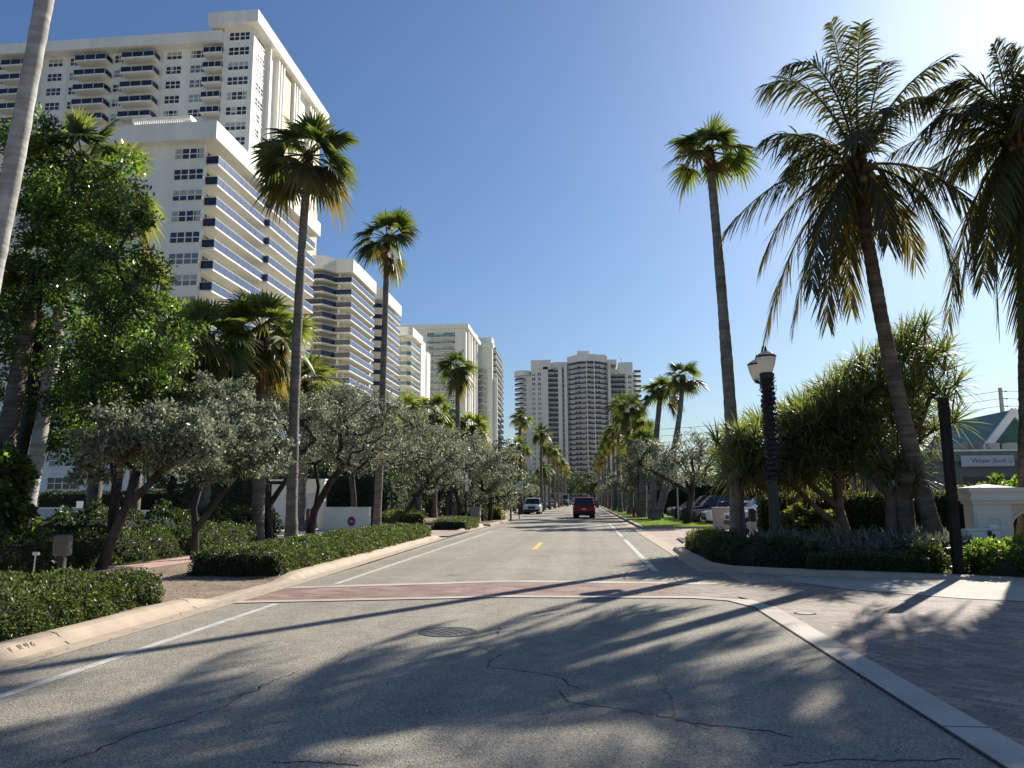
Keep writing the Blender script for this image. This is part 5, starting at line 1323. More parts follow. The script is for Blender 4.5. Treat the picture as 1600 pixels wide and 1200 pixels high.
hedge('shrub', 'tall dark hedge added for shade behind the left palm row, second stretch', [(-15.5, 60), (-15.2, 78), (-14.5, 100)], 2.4, 4.2, 16000, 0.26, M['lf_dark'], 220, 'hedge', rough=0.35, expo=0.6)  # added dark foliage, standing in for deep shade behind the trunks
hedge('shrub', 'tall dark hedge added for shade above the garage wall', [(-25, 47.5), (-18.5, 47), (-14.2, 50), (-14.4, 58)], 2.2, 3.3, 14000, 0.2, M['lf_dark'], 221, 'hedge', rough=0.35, expo=0.6)  # also added, to darken the gap under the canopy
hedge('shrub', 'dark hedge added for shade along the far left side of the street', [(-14.0, 104), (-13.5, 150), (-13.0, 230)], 2.6, 4.6, 14000, 0.38, M['lf_dark'], 222, 'hedge', rough=0.4, expo=0.6)  # carries the added shade hedge on up the street
hedge('shrub', 'long dark hedge at the back of the car park', [(9.2, 88), (16, 82), (30, 74), (52, 64)], 2.2, 4.0, 15000, 0.3, M['lf_dark'], 223, 'hedge', rough=0.35, expo=0.6)
hedge('shrub', 'dark hedge behind the right hand palm row further up the street', [(9.5, 95), (9.0, 150), (8.5, 230)], 2.6, 4.2, 12000, 0.38, M['lf_dark'], 224, 'hedge', rough=0.4, expo=0.6)
# island
hedge('hedge', 'sunlit rounded boxwood at the tip of the right island', [(3.6, 24.9), (3.75, 21.8)], 1.05, 0.62, 10000, 0.06, M['lf_hedge'], 212, rough=0.08, expo=0.55, extra=M['lf_lime'])
hedge('hedge', 'dark rounded boxwood at the near corner of the right island', [(3.55, 20.2), (3.95, 18.6), (5.0, 18.1)], 1.25, 0.62, 14000, 0.055, M['lf_hedge2'], 213, rough=0.08, expo=0.55)
hedge('hedge', 'dark clipped box hedge along the island kerb below the lamp post', [(4.75, 17.35), (6.1, 17.0), (6.9, 16.85)], 0.85, 0.42, 14000, 0.05, M['lf_hedge2'], 214, rough=0.05)
hedge('shrub', 'yellow green bush beside the black post on the island', [(7.0, 17.35), (7.35, 17.3)], 1.1, 0.62, 3200, 0.1, M['lf_lime'], 215, 'shrub', rough=0.12, expo=0.7, extra=M['lf_hedge'])
hedge('shrub', 'green leafy bush under the white arched wall at the right edge', [(8.0, 17.1), (9.6, 16.8), (12.5, 16.5)], 1.2, 0.6, 9000, 0.1, M['lf_tree'], 216, 'shrub', rough=0.14, expo=0.7, extra=M['lf_lime'])
hedge('hedge', 'long clipped hedge with a sunlit top in lime green behind the screw pine', [(6.0, 27.6), (9.5, 26.8), (13.2, 26.0)], 1.3, 1.75, 26000, 0.085, M['lf_dark'], 217, extra=M['lf_lime'])  # scattered lime leaves stand in for sun on the clipped top
hedge('shrub', 'lime leaved bush under the arch of the screw pine trunks', [(6.6, 26.3), (7.9, 25.9)], 1.1, 1.2, 4500, 0.12, M['lf_lime'], 218, 'shrub', rough=0.3, expo=0.8)
hedge('shrub', 'big leaved green bush behind the arched wall, below the shop sign', [(11.8, 24.4), (13.6, 24.0)], 1.2, 1.95, 5500, 0.17, M['lf_tree'], 219, 'shrub', rough=0.25, expo=0.7, extra=M['lf_lime'])
# strap leaved ground cover
rng = np.random.default_rng(77); ps = []
for i in range(620):
    x = rng.uniform(4.4, 9.2); y = rng.uniform(18.3, 21.8)
    if y < 18.3+max(0, (5.6-x))*0.6: continue
    hz = 0.5+0.5*math.sin(x*2.7+1)*math.sin(y*3.1+x)
    if rng.random() > 0.45+0.5*hz: continue
    ps.append(rosette(np.array([x, y, 0.05+rng.uniform(0.05, 0.2)+0.35*hz]), (rng.normal(0, 0.35), rng.normal(0, 0.35), 1), rng, 16, rng.uniform(0.3, 0.6), 0.021, 1.6))
V, Q = merge_vq(ps); o = link('ground_cover', npmesh('ground_cover', V, Q, [M['lf_grey']])); stuff(o)
o['label'] = 'silvery strap-leaved ground cover on the island'; o['category'] = 'ground cover'

# dry leaves and mulch crumbs lying under the hedges and on the verge
rng = np.random.default_rng(31); n = 2600
fx = np.concatenate([rng.normal(-6.3, 0.12, 700), rng.uniform(-10.4, -6.4, 900), rng.uniform(-11.8, -10.2, 500), rng.uniform(3.2, 9.5, 500)])
fy = np.concatenate([rng.uniform(5, 32, 700), rng.uniform(11.6, 16.5, 900), rng.uniform(8, 26, 500), rng.uniform(15.6, 17.2, 500)])
fz = np.where(fx < -5, 0.075, 0.03)
V, Q = leaf_quads(np.c_[fx, fy, fz], 0.055, rng, 0.5, 6.0); V[:, 2] = np.repeat(fz, 4)+np.abs(V[:, 2]-np.repeat(fz, 4))*0.3
stuff(link('hedge_litter', npmesh('hedge_litter', V, Q, [M['lf_dead'], M['mulch']], rng.integers(0, 2, n))))
# ------------------------------------------------------------------ lamps, posts, signs
def acorn(mb_g, c, r, parent, cap=True):
    g = MB(); g.lathe([(r*0.45, 0.0), (r*0.55, 0.02*r/0.2), (r*0.85, r*0.9), (r*1.0, r*1.55), (r*1.0, r*1.7)], c, 18); g.build('globe', M['globe'], parent, smooth=True)
    k = MB(); k.lathe([(r*1.04, r*1.7), (r*1.06, r*1.82), (r*1.04, r*1.9)], c, 18); k.build('band', M['black'], parent)
    t = MB(); t.lathe([(r*0.98, r*1.9), (r*0.78, r*2.12), (r*0.5, r*2.28), (r*0.3, r*2.4)], c, 18); t.build('lamp_cap', M['globe'], parent, smooth=True)
    f_ = MB(); f_.lathe([(r*0.16, r*2.38), (r*0.2, r*2.5), (r*0.1, r*2.62), (r*0.12, r*2.72), (0.004, r*3.0)], c, 8); f_.build('finial', M['black'], parent)
lp = thing('street_lamp', 'black street lamp with two frosted acorn globes and a garland-wrapped post, right island', 'street lamp', (4.72, 20.1, 0.05))
mb = MB(); mb.lathe([(0.26, 0), (0.26, 0.12), (0.2, 0.22), (0.19, 0.6), (0.155, 0.75), (0.13, 1.6), (0.12, 2.6), (0.115, 4.45), (0.14, 4.5), (0.19, 4.68), (0.19, 4.74), (0.1, 4.76)], n=14)
post = mb.build('post', M['black'], lp, smooth=True)
mb = MB(); q = []
for i in range(150):
    t = i/149; a = t*2*PI*21; q.append((0.118*math.cos(a)*(1+0.25*t), 0.118*math.sin(a)*(1+0.25*t), 1.9+t*2.7))
mb.tube(q, [0.05+0.008*math.sin(i*1.9)+0.014*math.sin(i*0.7) for i in range(150)], 6)
rng = np.random.default_rng(4); V, Q = leaf_quads(np.repeat(np.array(q), 14, 0)+rng.normal(0, 0.035, (2100, 3)), 0.075, rng, 0.4)
mb.add(V, Q, 1); mb.build('garland', [M['black'], leafmat('garland_leaf', (0.02, 0.024, 0.022), (0.02, 0.02, 0.02), 0.1)], lp)
arm = MB(); arm.tube([(0, 0, 4.6), (-0.02, 0.1, 4.62), (-0.07, 0.55, 4.58), (-0.09, 0.66, 4.66)], [0.05, 0.05, 0.045, 0.1], 8); arm.build('arm', M['black'], lp)
acorn(None, (0.0, -0.02, 4.73), 0.245, lp); acorn(None, (-0.09, 0.66, 4.66), 0.235, lp)
def lamp2(x, y, h, label, sgn=False):
    o = thing('street_lamp', label, 'street lamp', (x, y, 0.1))
    m_ = MB(); m_.lathe([(0.24, 0), (0.22, 0.3), (0.12, 0.7), (0.1, h-0.5), (0.13, h-0.1), (0.18, h)], n=10); m_.build('post', M['black'], o, smooth=True)
    acorn(None, (0, 0, h), 0.3, o); return o
a = P(705, 700, 52); lamp2(a[0], 52, P(706, 708, 52)[2]-0.1, 'street lamp with a white globe left of the third palm trunk')
a = P(998, 760, 66); lamp2(a[0], 66, 5.0, 'slim black street lamp among the thick grey trunks at right')
def signpost(label, x, y, h, plates, name='sign_post', cat='street sign', r=0.035, m_='black'):
    o = thing(name, label, cat, (x, y, 0.08))
    q = MB(); q.tube([(0, 0, 0), (0, 0, h)], r, 8); q.build('post', M[m_], o)
    for (z0, z1, wd, mm, dx) in plates:
        q = MB(); q.box((dx-wd/2, -r-0.02, z0), (dx+wd/2, -r-0.002, z1)); q.build('sign_plate', M[mm], o)
    return o
a = P(728, 780, 50); signpost('black post with a narrow white upright plate right of the third palm', a[0], 50, 4.6, [(2.35, 3.3, 0.16, 'signwhite', 0.06), (2.1, 2.35, 0.22, 'signwhite', 0.06)], r=0.07)
a = P(798, 780, 60); signpost('black post with a slim white plate beside the grey bin', a[0], 60, 3.9, [(2.4, 3.1, 0.12, 'signwhite', 0.08)], r=0.07)
a = P(811, 780, 62); so_ = signpost('square parking sign with a ring mark on a dark post, left kerb', a[0], 62, 2.9, [(2.3, 3.0, 0.5, 'signwhite', 0)], r=0.04)
mb = MB(); q = [(0.18*math.cos(t*2*PI/20), -0.066, 2.7+0.18*math.sin(t*2*PI/20)) for t in range(21)]; mb.tube(q, 0.022, 5); mb.tube([(-0.12, -0.066, 2.82), (0.12, -0.066, 2.58)], 0.02, 5); mb.build('ring_mark', M['ink'], so_)
a = P(1059, 785, 50); signpost('thin pale pole standing in front of the parked dark cars', a[0], 50, 4.4, [(3.3, 3.9, 0.4, 'signwhite', -0.05)], 'sign_pole', 'pole', 0.05, 'steel')
a = P(484, 800, 37); sg = signpost('white square notice on two thin legs in the garage drive', a[0], 37, 1.6, [(1.15, 1.9, 0.62, 'signwhite', 0.12)], r=0.025, m_='steel')
q = MB(); q.tube([(0.3, 0, 0), (0.3, 0, 1.6)], 0.025, 6); q.build('post', M['steel'], sg)
# square black timber post on the island
pk = thing('timber_post', 'tall square black timber post with a narrow plate, right island', 'post', (7.5, 16.75, 0.05))
mb = MB(); mb.box((-0.085, -0.085, 0), (0.085, 0.085, 3.62)); mb.build('post', M['darkwood'], pk, bevel=0.012)
mb = MB(); mb.box((0.086, -0.02, 2.1), (0.106, 0.42, 3.0)); mb.build('sign_plate', M['steel'], pk)
# utility pedestal behind the near left hedge
up = thing('utility_pedestal', 'olive plastic utility box on a grey post above the near hedge', 'utility box', (-10.1, 14.3, 0.05))
mb = MB(); mb.box((-0.06, -0.06, 0), (0.05, 0.06, 0.55)); mb.box((0.055, -0.03, 0.1), (0.075, 0.03, 0.55)); mb.build('post', M['wood'], up)
mb = MB(); mb.box((-0.17, -0.1, 0.53), (0.13, 0.12, 0.93)); mb.build('housing', M['olive'], up, bevel=0.05)
mb = MB(); mb.tube([(0.1, -0.07, 0), (0.09, -0.07, 0.4), (0.1, -0.06, 0.48), (0.06, -0.05, 0.54)], 0.018, 6); mb.build('conduit', M['steel'], up)
sk = thing('sprinkler_pipe', 'thin white sprinkler pipe left of the olive utility box', 'pipe', (-10.6, 14.2, 0.05))
mb = MB(); mb.tube([(0, 0, 0), (0.02, 0, 0.55)], 0.014, 6); mb.build('riser', M['white2'], sk)
mb = MB(); mb.box((-0.03, -0.03, 0.55), (0.09, 0.03, 0.61)); mb.build('sprinkler_head', M['white2'], sk, bevel=0.01)
# bollard light and bins
bo = thing('bollard', 'grey bollard with a dark top in front of the white car', 'bollard', (6.85, 33.0, 0.03))
mb = MB(); mb.lathe([(0.15, 0), (0.15, 0.62)], n=12); mb.build('post', M['concrete'], bo); mb = MB(); mb.lathe([(0.16, 0.62), (0.17, 0.66), (0.17, 1.1), (0.12, 1.16)], n=12); mb.build('bollard_head', M['black'], bo)
def bin_(label, x, y, w_, h, m_):
    o = thing('litter_bin', label, 'litter bin', (x, y, 0.02))
    q = MB(); i = len(q.v); t = 0.9
    q.v += [(-w_/2*t, -w_/2*t, 0), (w_/2*t, -w_/2*t, 0), (w_/2*t, w_/2*t, 0), (-w_/2*t, w_/2*t, 0), (-w_/2, -w_/2, h*0.93), (w_/2, -w_/2, h*0.93), (w_/2, w_/2, h*0.93), (-w_/2, w_/2, h*0.93)]
    q.f += [(0, 3, 2, 1), (4, 5, 6, 7), (0, 1, 5, 4), (1, 2, 6, 5), (2, 3, 7, 6), (3, 0, 4, 7)]; q.m += [0]*6
    q.build('bin_body', M[m_], o, bevel=0.02)
    q = MB(); q.box((-w_/2-0.02, -w_/2-0.02, h*0.932), (w_/2+0.02, w_/2+0.02, h)); q.box((-w_*0.22, -w_*0.22, h), (w_*0.22, w_*0.22, h+0.02)); q.build('bin_lid', M[m_], o, bevel=0.015)
bin_('square pale concrete litter bin at the lawn corner beside the parked cars', 7.15, 42.0, 0.9, 1.12, 'concrete')
bin_('square grey litter bin on the left planter bay', -7.75, 54.5, 0.72, 1.1, 'concrete')
hy = thing('fire_hydrant', 'small red fire hydrant among the thick grey trunks at right', 'fire hydrant', (4.0, 66, 0.1))
mb = MB(); mb.lathe([(0.16, 0), (0.16, 0.06), (0.11, 0.08), (0.11, 0.5), (0.14, 0.52), (0.14, 0.57), (0.11, 0.62), (0.06, 0.72), (0.03, 0.78)], n=12); mb.build('hydrant_body', M['signred'], hy, smooth=True)
mb = MB(); mb.tube([(-0.2, 0, 0.42), (0.2, 0, 0.42)], 0.06, 8); mb.tube([(0, -0.2, 0.38), (0, 0, 0.38)], 0.07, 8); mb.build('nozzle', M['signred'], hy)

# ------------------------------------------------------------------ walls on the left
gw = thing('garage_wall', 'blue-shaded white wall of the garage ramp with a round red and black sign', 'wall', P(497, 830, 41)[:2]+(0.03,))
e0 = P(497, 830, 41); e1 = P(574, 830, 39.5)
L = e1[0]-e0[0]
mb = MB(); mb.prism([(0, 0), (L, -1.2), (L, -0.9), (0, 0.3)], 0, 1.18); mb.prism([(-0.02, -0.02), (L+0.02, -1.24), (L+0.02, -0.86), (-0.02, 0.34)], 1.18, 1.24); mb.build('wall', M['white2'], gw)
mb = MB(); c0 = Vector((L*0.66, -1.2*0.66-0.012, 0.5)); dx = Vector((L, -1.2, 0)).normalized()
mb.poly([tuple(c0+dx*0.26*math.cos(t*2*PI/24)+Vector((0, 0, 0.26*math.sin(t*2*PI/24)))) for t in range(24)]); sgo = mb.build('round_sign', M['signred'], gw)
mb = MB(); c1 = c0+Vector((0, -0.006, 0)); mb.poly([tuple(c1+dx*0.19*math.cos(t*2*PI/20)+Vector((0, 0, 0.19*math.sin(t*2*PI/20)))) for t in range(20)]); mb.build('sign_face', M['ink'], sgo)
mb = MB(); c2 = c1+Vector((0, -0.006, 0)); mb.poly([tuple(c2+dx*x+Vector((0, 0, z))) for x, z in ((-0.1, -0.03), (0.1, -0.03), (0.1, 0.03), (-0.1, 0.03))]); mb.build('sign_bar', M['signwhite'], sgo)
ph = thing('garage_portal', 'white garage portal wall with a shade-dark entrance panel behind the nearest tall palm', 'wall', P(422, 830, 44)[:2]+(0.03,))
L = P(497, 830, 44)[0]-P(422, 830, 44)[0]
mb = MB(); mb.box((0, 0, 0), (1.3, 0.4, 2.55)); mb.box((1.3, 0, 1.55), (L-0.1, 0.4, 2.75)); mb.box((L-0.1, 0, 0), (L+0.3, 0.4, 2.75)); mb.box((-0.05, -0.06, 2.75), (L+0.35, 0.46, 2.85)); mb.build('wall', M['white2'], ph)
mb = MB(); mb.box((1.3, 0.3, 0), (L-0.1, 0.36, 1.55)); mb.build('entrance', M['darkslot'], ph)  # dark panel painted as the shade inside the garage
pl = thing('planter_wall', 'curved white planter wall by the entrance drive at left', 'planter', P(128, 820, 33)[:2]+(0.03,))
pts = [(-5, 1.6)]+[(0.0+1.7*math.sin(t), -0.1+1.7*(1-math.cos(t))-1.7) for t in np.linspace(-0.6, 2.4, 12)]
pts = [(-6, -0.4), (-4, -1.0), (-2, -1.3), (-0.4, -1.2), (0.7, -0.6), (1.2, 0.4), (0.9, 1.6), (-0.2, 2.4), (-2.5, 2.8), (-6, 2.9)]
mb = MB(); mb.wallstrip(pts, 0, 1.25, 0.25); mb.build('wall', M['white2'], pl); mb = MB(); mb.wallstrip(pts, 1.25, 1.33, 0.32); mb.build('coping', M['white2'], pl)
mb = MB(); mb.poly([(x*0.95-0.1, y*0.9+0.1, 1.1) for x, y in pts]); mb.build('planting_soil', M['mulch'], pl)
dw = thing('drive_wall', 'long low grey wall along the far side of the entrance drive', 'wall', P(150, 805, 47)[:2]+(0.03,))
L = P(320, 805, 47)[0]-P(150, 805, 47)[0]
mb = MB(); mb.box((-5, 0, 0), (L, 0.3, 1.0)); mb.build('wall', M['greywall'], dw); mb = MB(); mb.box((-5, -0.04, 1.0), (L+0.04, 0.34, 1.07)); mb.build('coping', M['white2'], dw)
ps_ = signpost('small white plate sign on the dark hedge behind the planter wall', P(126, 780, 44)[0], 44, 1.5, [(1.15, 1.6, 0.42, 'signwhite', 0)], m_='steel')

# ------------------------------------------------------------------ right hand walls and shop
bw = thing('garden_wall', 'white moulded garden wall with panelled pier and arched opening at right edge', 'wall', (9.85, 20.3, 0.05))
mb = MB()
mb.box((-0.3, -0.05, 0), (0.6, 0.45, 1.38)); mb.box((0.6, 0.15, 1.25), (4.6, 0.45, 1.38))
mb.box((-0.25, -0.08, 0.1), (0.02, -0.05, 1.15)); mb.box((0.3, -0.08, 0.1), (0.55, -0.05, 1.15)); mb.box((0.02, -0.08, 1.02), (0.3, -0.05, 1.15)); mb.box((0.15, -0.075, 0.1), (0.17, -0.05, 1.02))
mb.build('pier', M['wall_warm'], bw)
# arched bays
mb = MB()
for x0 in (0.6, 1.85, 3.1):
    n_ = 12; xa, xb = x0, x0+1.25; r = 0.42; cx = x0+0.5
    prev = None; arcp = [(cx-r, 0.0), (cx-r, 0.75)]+[(cx-r*math.cos(t), 0.75+r*math.sin(t)) for t in np.linspace(0, PI, 12)]+[(cx+r, 0.0)]
    mb.box((xa, 0.2, 0), (cx-r, 0.4, 1.25)); mb.box((cx+r, 0.2, 0), (xb, 0.4, 1.25))
    ar = [(cx-r*math.cos(t), 0.75+r*math.sin(t)) for t in np.linspace(0, PI, 14)]
    for a_, b_ in zip(ar[:-1], ar[1:]):
        for yy, rev_ in ((0.2, False), (0.4, True)):
            q = [(a_[0], yy, a_[1]), (b_[0], yy, b_[1]), (b_[0], yy, 1.25), (a_[0], yy, 1.25)]; mb.poly(q[::-1] if rev_ else q)
        mb.poly([(a_[0], 0.2, a_[1]), (a_[0], 0.4, a_[1]), (b_[0], 0.4, b_[1]), (b_[0], 0.2, b_[1])])
    tr_ = [(cx-(r+0.03)*math.cos(t), 0.18, 0.75+(r+0.03)*math.sin(t)) for t in np.linspace(0, PI, 14)]; mb.tube(tr_, 0.045, 6)
mb.build('arcade', M['wall_warm'], bw)
mb = MB()
for z0, z1, o_ in ((1.38, 1.46, 0.04), (1.46, 1.54, 0.09), (1.54, 1.68, 0.06), (1.68, 1.78, 0.12)): mb.box((-0.3-o_, -0.05-o_, z0), (4.6, 0.45+o_, z1))
mb.v += [(-0.38, -0.14, 1.781), (0.7, -0.14, 1.781), (0.7, 0.54, 1.781), (-0.38, 0.54, 1.781), (0.16, 0.2, 1.87)]; k = len(mb.v)-5
mb.f += [(k, k+1, k+4), (k+1, k+2, k+4), (k+2, k+3, k+4), (k+3, k, k+4)]; mb.m += [0]*4
mb.build('cornice', M['wall_warm'], bw)
ub = thing('utility_cabinet', 'tilted pale utility cabinet between the coconut palm and the black post', 'utility box', (9.2, 19.3, 0.05), -0.12)
ub.rotation_euler = (0, rad(-4), 0.1)
mb = MB(); mb.box((-0.33, -0.2, 0), (0.42, 0.2, 0.78)); mb.build('cabinet', M['white2'], ub, bevel=0.015)
mb = MB(); mb.box((-0.36, -0.23, 0.78), (0.46, 0.23, 0.82)); mb.box((0.25, -0.1, 0.82), (0.42, 0.05, 0.88)); mb.build('cabinet_lid', M['white2'], ub, bevel=0.01)
mb = MB(); mb.box((0.1, -0.215, 0.12), (0.2, -0.2, 0.76)); mb.box((0.21, -0.215, 0.4), (0.27, -0.2, 0.68)); mb.build('meter_slot', M['darkslot'], ub)

sh = thing('shop', 'low shop with a green gabled roof and a long script name sign', 'shop', (20.3, 45, 0))
x0 = P(1462, 722, 45)[0]-20.3; x1 = 16
mb = MB(); mb.box((x0, 0, 0), (x1, 14, 4.1)); mb.build('wall', mat('grey_green_wall', (0.16, 0.18, 0.17), 0.8, 0.1, 1), sh)
mb = MB(); mb.box((x0-0.2, -0.2, 3.55), (x1, -0.0, 4.1)); mb.build('fascia', mat('green_fascia', (0.13, 0.2, 0.165), 0.6, 0.1, 1), sh)
mb = MB(); mb.box((x0-0.25, -0.26, 4.1), (x1, 14, 4.2)); rf = mb.build('roof', M['white2'], sh)
a, b_, c = P(1533, 705, 49), P(1582, 640, 49), P(1670, 705, 49)
def rl(p): return (p[0]-20.3, p[1]-45, p[2])
A, B, C_ = rl(a), rl(b_), rl(c)
C_ = (2*B[0]-A[0], B[1], A[2])
mb = MB(); mb.v += [A, B, C_, (A[0], 13, A[2]), (B[0], 13, B[2]), (C_[0], 13, C_[2])]; mb.f += [(0, 2, 1), (3, 4, 5), (0, 1, 4, 3), (1, 2, 5, 4), (0, 3, 5, 2)]; mb.m += [0]*5
g_ = mb.build('gable_roof', M['greenroof'], rf)
mb = MB()
for p, q in ((A, B), (B, C_)):
    d = Vector((q[0]-p[0], 0, q[2]-p[2])).normalized(); n_ = Vector((-d.z, 0, d.x)); n_ = n_ if n_.z > 0 else -n_
    i = len(mb.v); P0, P1 = Vector(p), Vector(q)
    for yy in ((-0.2, 0.0) if p is A else (-0.205, -0.005)):
        for s_, w_ in ((P0, -0.28), (P1, -0.28), (P1, 0.12), (P0, 0.12)): mb.v.append(tuple(s_+n_*w_+Vector((0, yy, 0))))
    mb.f += [(i, i+1, i+2, i+3), (i+4, i+7, i+6, i+5), (i+3, i+2, i+6, i+7), (i, i+4, i+5, i+1), (i, i+3, i+7, i+4), (i+1, i+5, i+6, i+2)]; mb.m += [0]*6
mb.build('bargeboard', M['white2'], rf)
mb = MB()
for i in range(1, 12):
    z = A[2]+(B[2]-A[2])*i/12; xx = A[0]+(B[0]-A[0])*i/12
    mb.box((xx+0.35, A[1]-0.05, z-0.03), (2*B[0]-xx-0.35, A[1]-0.003, z+0.03))
mb.build('gable_board', M['greenroof'], rf)
mb = MB(); p = rl(P(1512, 700, 47)); q = rl(P(1536, 690, 47)); mb.box((p[0], 2, 4.2), (q[0], 6, q[2])); mb.build('roof_box', mat('roof_grey', (0.14, 0.15, 0.17), 0.7), rf)
mb = MB()
for u in (1545, 1572): p = rl(P(u, 700, 46)); mb.box((p[0], 0.8, 4.2), (p[0]+0.5, 1.4, 4.62))
mb.build('air_conditioner', M['steel'], rf)
mb = MB(); p0 = rl(P(1503, 729, 44.7)); p1 = rl(P(1584, 711, 44.7)); mb.box((p0[0], -0.3, p0[2]), (p1[0], -0.22, p1[2])); sgn = mb.build('sign_board', M['sign_bg'], sh)
text('sign_lettering', 'Winter Book G', M['ink'], ((p0[0]+p1[0])/2+0.2, -0.305, (p0[2]+p1[2])/2), (R90, 0, 0), 0.37, sgn, 0.004, 0.35, 0.92, -0.004)
mb = MB()
for u0, u1 in ((1506, 1530), (1534, 1560), (1564, 1590)): 
    a_, b2 = rl(P(u0, 760, 45)), rl(P(u1, 740, 45)); mb.box((a_[0], -0.04, 0.9), (b2[0], -0.005, 2.7))
mb.build('shop_window', M['glass'], sh)
upole = thing('utility_pole', 'grey utility pole with side insulators behind the green roof', 'utility pole', (P(1572, 700, 60)[0], 60, 0))
zt = P(1572, 606, 60)[2]
mb = MB(); mb.tube([(0, 0, 0), (0, 0, zt)], [0.2, 0.13], 10); mb.build('pole', M['concrete'], upole)
mb = MB()
for i in range(3):
    z = zt-0.25-i*0.56; mb.tube([(0.1, 0, z), (0.32, 0, z)], 0.03, 6); mb.lathe([(0.03, -0.06), (0.09, -0.03), (0.09, 0.03), (0.03, 0.06)], (0.4, 0, z), 8)
mb.build('insulator', M['black'], upole)
mb = MB()
for i in range(3):
    z = zt-0.25-i*0.56
    for sx, ex_, dz in ((-0.1, -30, -2.2), (0.45, 30, 0.6)):
        mb.tube([(sx+(ex_-sx)*t, (0 if sx < 0 else 0)+6*t, z+dz*t-1.2*4*t*(1-t)*0.35) for t in np.linspace(0, 1, 9)], 0.014, 4)
mb.build('wire', M['black'], upole)

# ------------------------------------------------------------------ vehicles (front towards +x)
M['tail'] = mat('tail_lamp', (0.4, 0.015, 0.012), 0.25); M['head'] = mat('head_lamp', (0.75, 0.76, 0.78), 0.12)
M['carglass'] = mat('car_glass', (0.012, 0.014, 0.016), 0.06, spec=0.8); M['rim'] = mat('alloy', (0.5, 0.5, 0.52), 0.3, 0.08, 8, metal=0.8)
M['plastic'] = mat('black_plastic', (0.02, 0.02, 0.021), 0.6)
def paint(name, c, metal=0.25):
    m_, n, l, b, out = nodemat(name); b.inputs['Base Color'].default_value = c+(1,); b.inputs['Roughness'].default_value = 0.32
    b.inputs['Coat Weight'].default_value = 0.8; b.inputs['Coat Roughness'].default_value = 0.05; b.inputs['Metallic'].default_value = metal
    nz = n.new('ShaderNodeTexNoise'); nz.inputs['Scale'].default_value = 2.5; mr = n.new('ShaderNodeMapRange'); mr.inputs['To Min'].default_value = 0.24; mr.inputs['To Max'].default_value = 0.45
    l.new(nz.outputs[0], mr.inputs[0]); l.new(mr.outputs[0], b.inputs['Roughness']); return m_
def car(label, cat, loc, rz, col, kind, group=None, name='parked_car'):
    o = thing(name, label, cat, loc, rz, group)
    if kind == 'suv': L, W, H, hood, belt, ws0, ws1, r0_, r1_, wr = 4.75, 1.9, 1.8, 1.08, 1.08, 0.95, 0.25, -2.05, -2.28, 0.37
    elif kind == 'sedan': L, W, H, hood, belt, ws0, ws1, r0_, r1_, wr = 4.7, 1.82, 1.45, 0.92, 0.93, 0.95, 0.1, -0.95, -1.75, 0.33
    else: L, W, H, hood, belt, ws0, ws1, r0_, r1_, wr = 4.2, 1.78, 1.58, 0.98, 0.98, 1.05, 0.3, -1.75, -2.0, 0.33
    h = L/2; gc = 0.24
    # lower body: side outline with wheel arches
    xf, xr = h-0.9, -h+0.95; ra = wr+0.07
    prof = [(-h+0.04, gc+0.12)]
    for xc in (xr, xf):
        prof += [(xc-ra, gc)]+[(xc-ra*math.cos(t), wr+ra*math.sin(t)*0.98) for t in np.linspace(0.12, PI-0.12, 9)]+[(xc+ra, gc)]
    prof += [(h-0.06, gc+0.06), (h, 0.55), (h-0.04, hood-0.2), (h-0.25, hood-0.06), (ws0, hood), (r0_ if kind != 'sedan' else r1_, belt), (-h+0.06, belt-0.04 if kind != 'sedan' else belt+0.02), (-h, 0.62)]
    bm = bmesh.new(); rows = []
    for yy, sc_ in ((-W/2, 0.985), (-W/2+0.06, 1.0), (W/2-0.06, 1.0), (W/2, 0.985)):
        rows.append([bm.verts.new((x*sc_, yy, z if abs(yy) < W/2 else (z-0.55)*0.93+0.55)) for x, z in prof])
    n_ = len(prof)
    for A_, B_ in zip(rows[:-1], rows[1:]):
        for i in range(n_): bm.faces.new((A_[i], A_[(i+1) % n_], B_[(i+1) % n_], B_[i]))
    bm.faces.new(rows[0][::-1]); bm.faces.new(rows[-1]); bmesh.ops.recalc_face_normals(bm, faces=bm.faces)
    me = bpy.data.meshes.new('car_body'); bm.to_mesh(me); bm.free(); me.materials.append(col); link('car_body', me, o, bevel=0.03)
    # cabin
    wl, wt = W*0.47, W*0.385; zr = H
    low = [(ws0, hood-0.02), (r1_, belt-0.02)]; top = [(ws1, zr-0.04), (ws1-0.25, zr), (r0_+0.2, zr), (r0_, zr-0.05)]
    pr = [low[0]]+top+[low[1]]
    q = MB(); 
    for sg in (-1, 1):
        pts_ = [(x, sg*(wl if k in (0, 5) else wt), z) for k, (x, z) in enumerate(pr)]
        q.poly(pts_ if sg < 0 else pts_[::-1])
    for k in range(5):
        a_, b2 = pr[k], pr[k+1]; ya, yb = (wl if k == 0 else wt), (wl if k+1 == 5 else wt)
        q.poly([(a_[0], -ya, a_[1]), (a_[0], ya, a_[1]), (b2[0], yb, b2[1]), (b2[0], -yb, b2[1])])
    q.build('cabin', col, o, bevel=0.02)
    def quad_on(p0, p1, y0, y1, ins, off, nm):
        q = MB(); p0, p1 = Vector((p0[0], 0, p0[1])), Vector((p1[0], 0, p1[1])); d = p1-p0; n_ = Vector((d.z, 0, -d.x)).normalized()*off
        a_, b2 = p0+d*0.1+n_, p1-d*0.08+n_
        q.poly([(a_.x, -(y0-ins), a_.z), (a_.x, y0-ins, a_.z), (b2.x, y1-ins, b2.z), (b2.x, -(y1-ins), b2.z)]); q.build(nm, M['carglass'], o)
    quad_on(low[0], top[0], wl, wt, 0.07, 0.012, 'windscreen'); quad_on(low[1], top[3], wl, wt, 0.09, -0.012, 'rear_window')
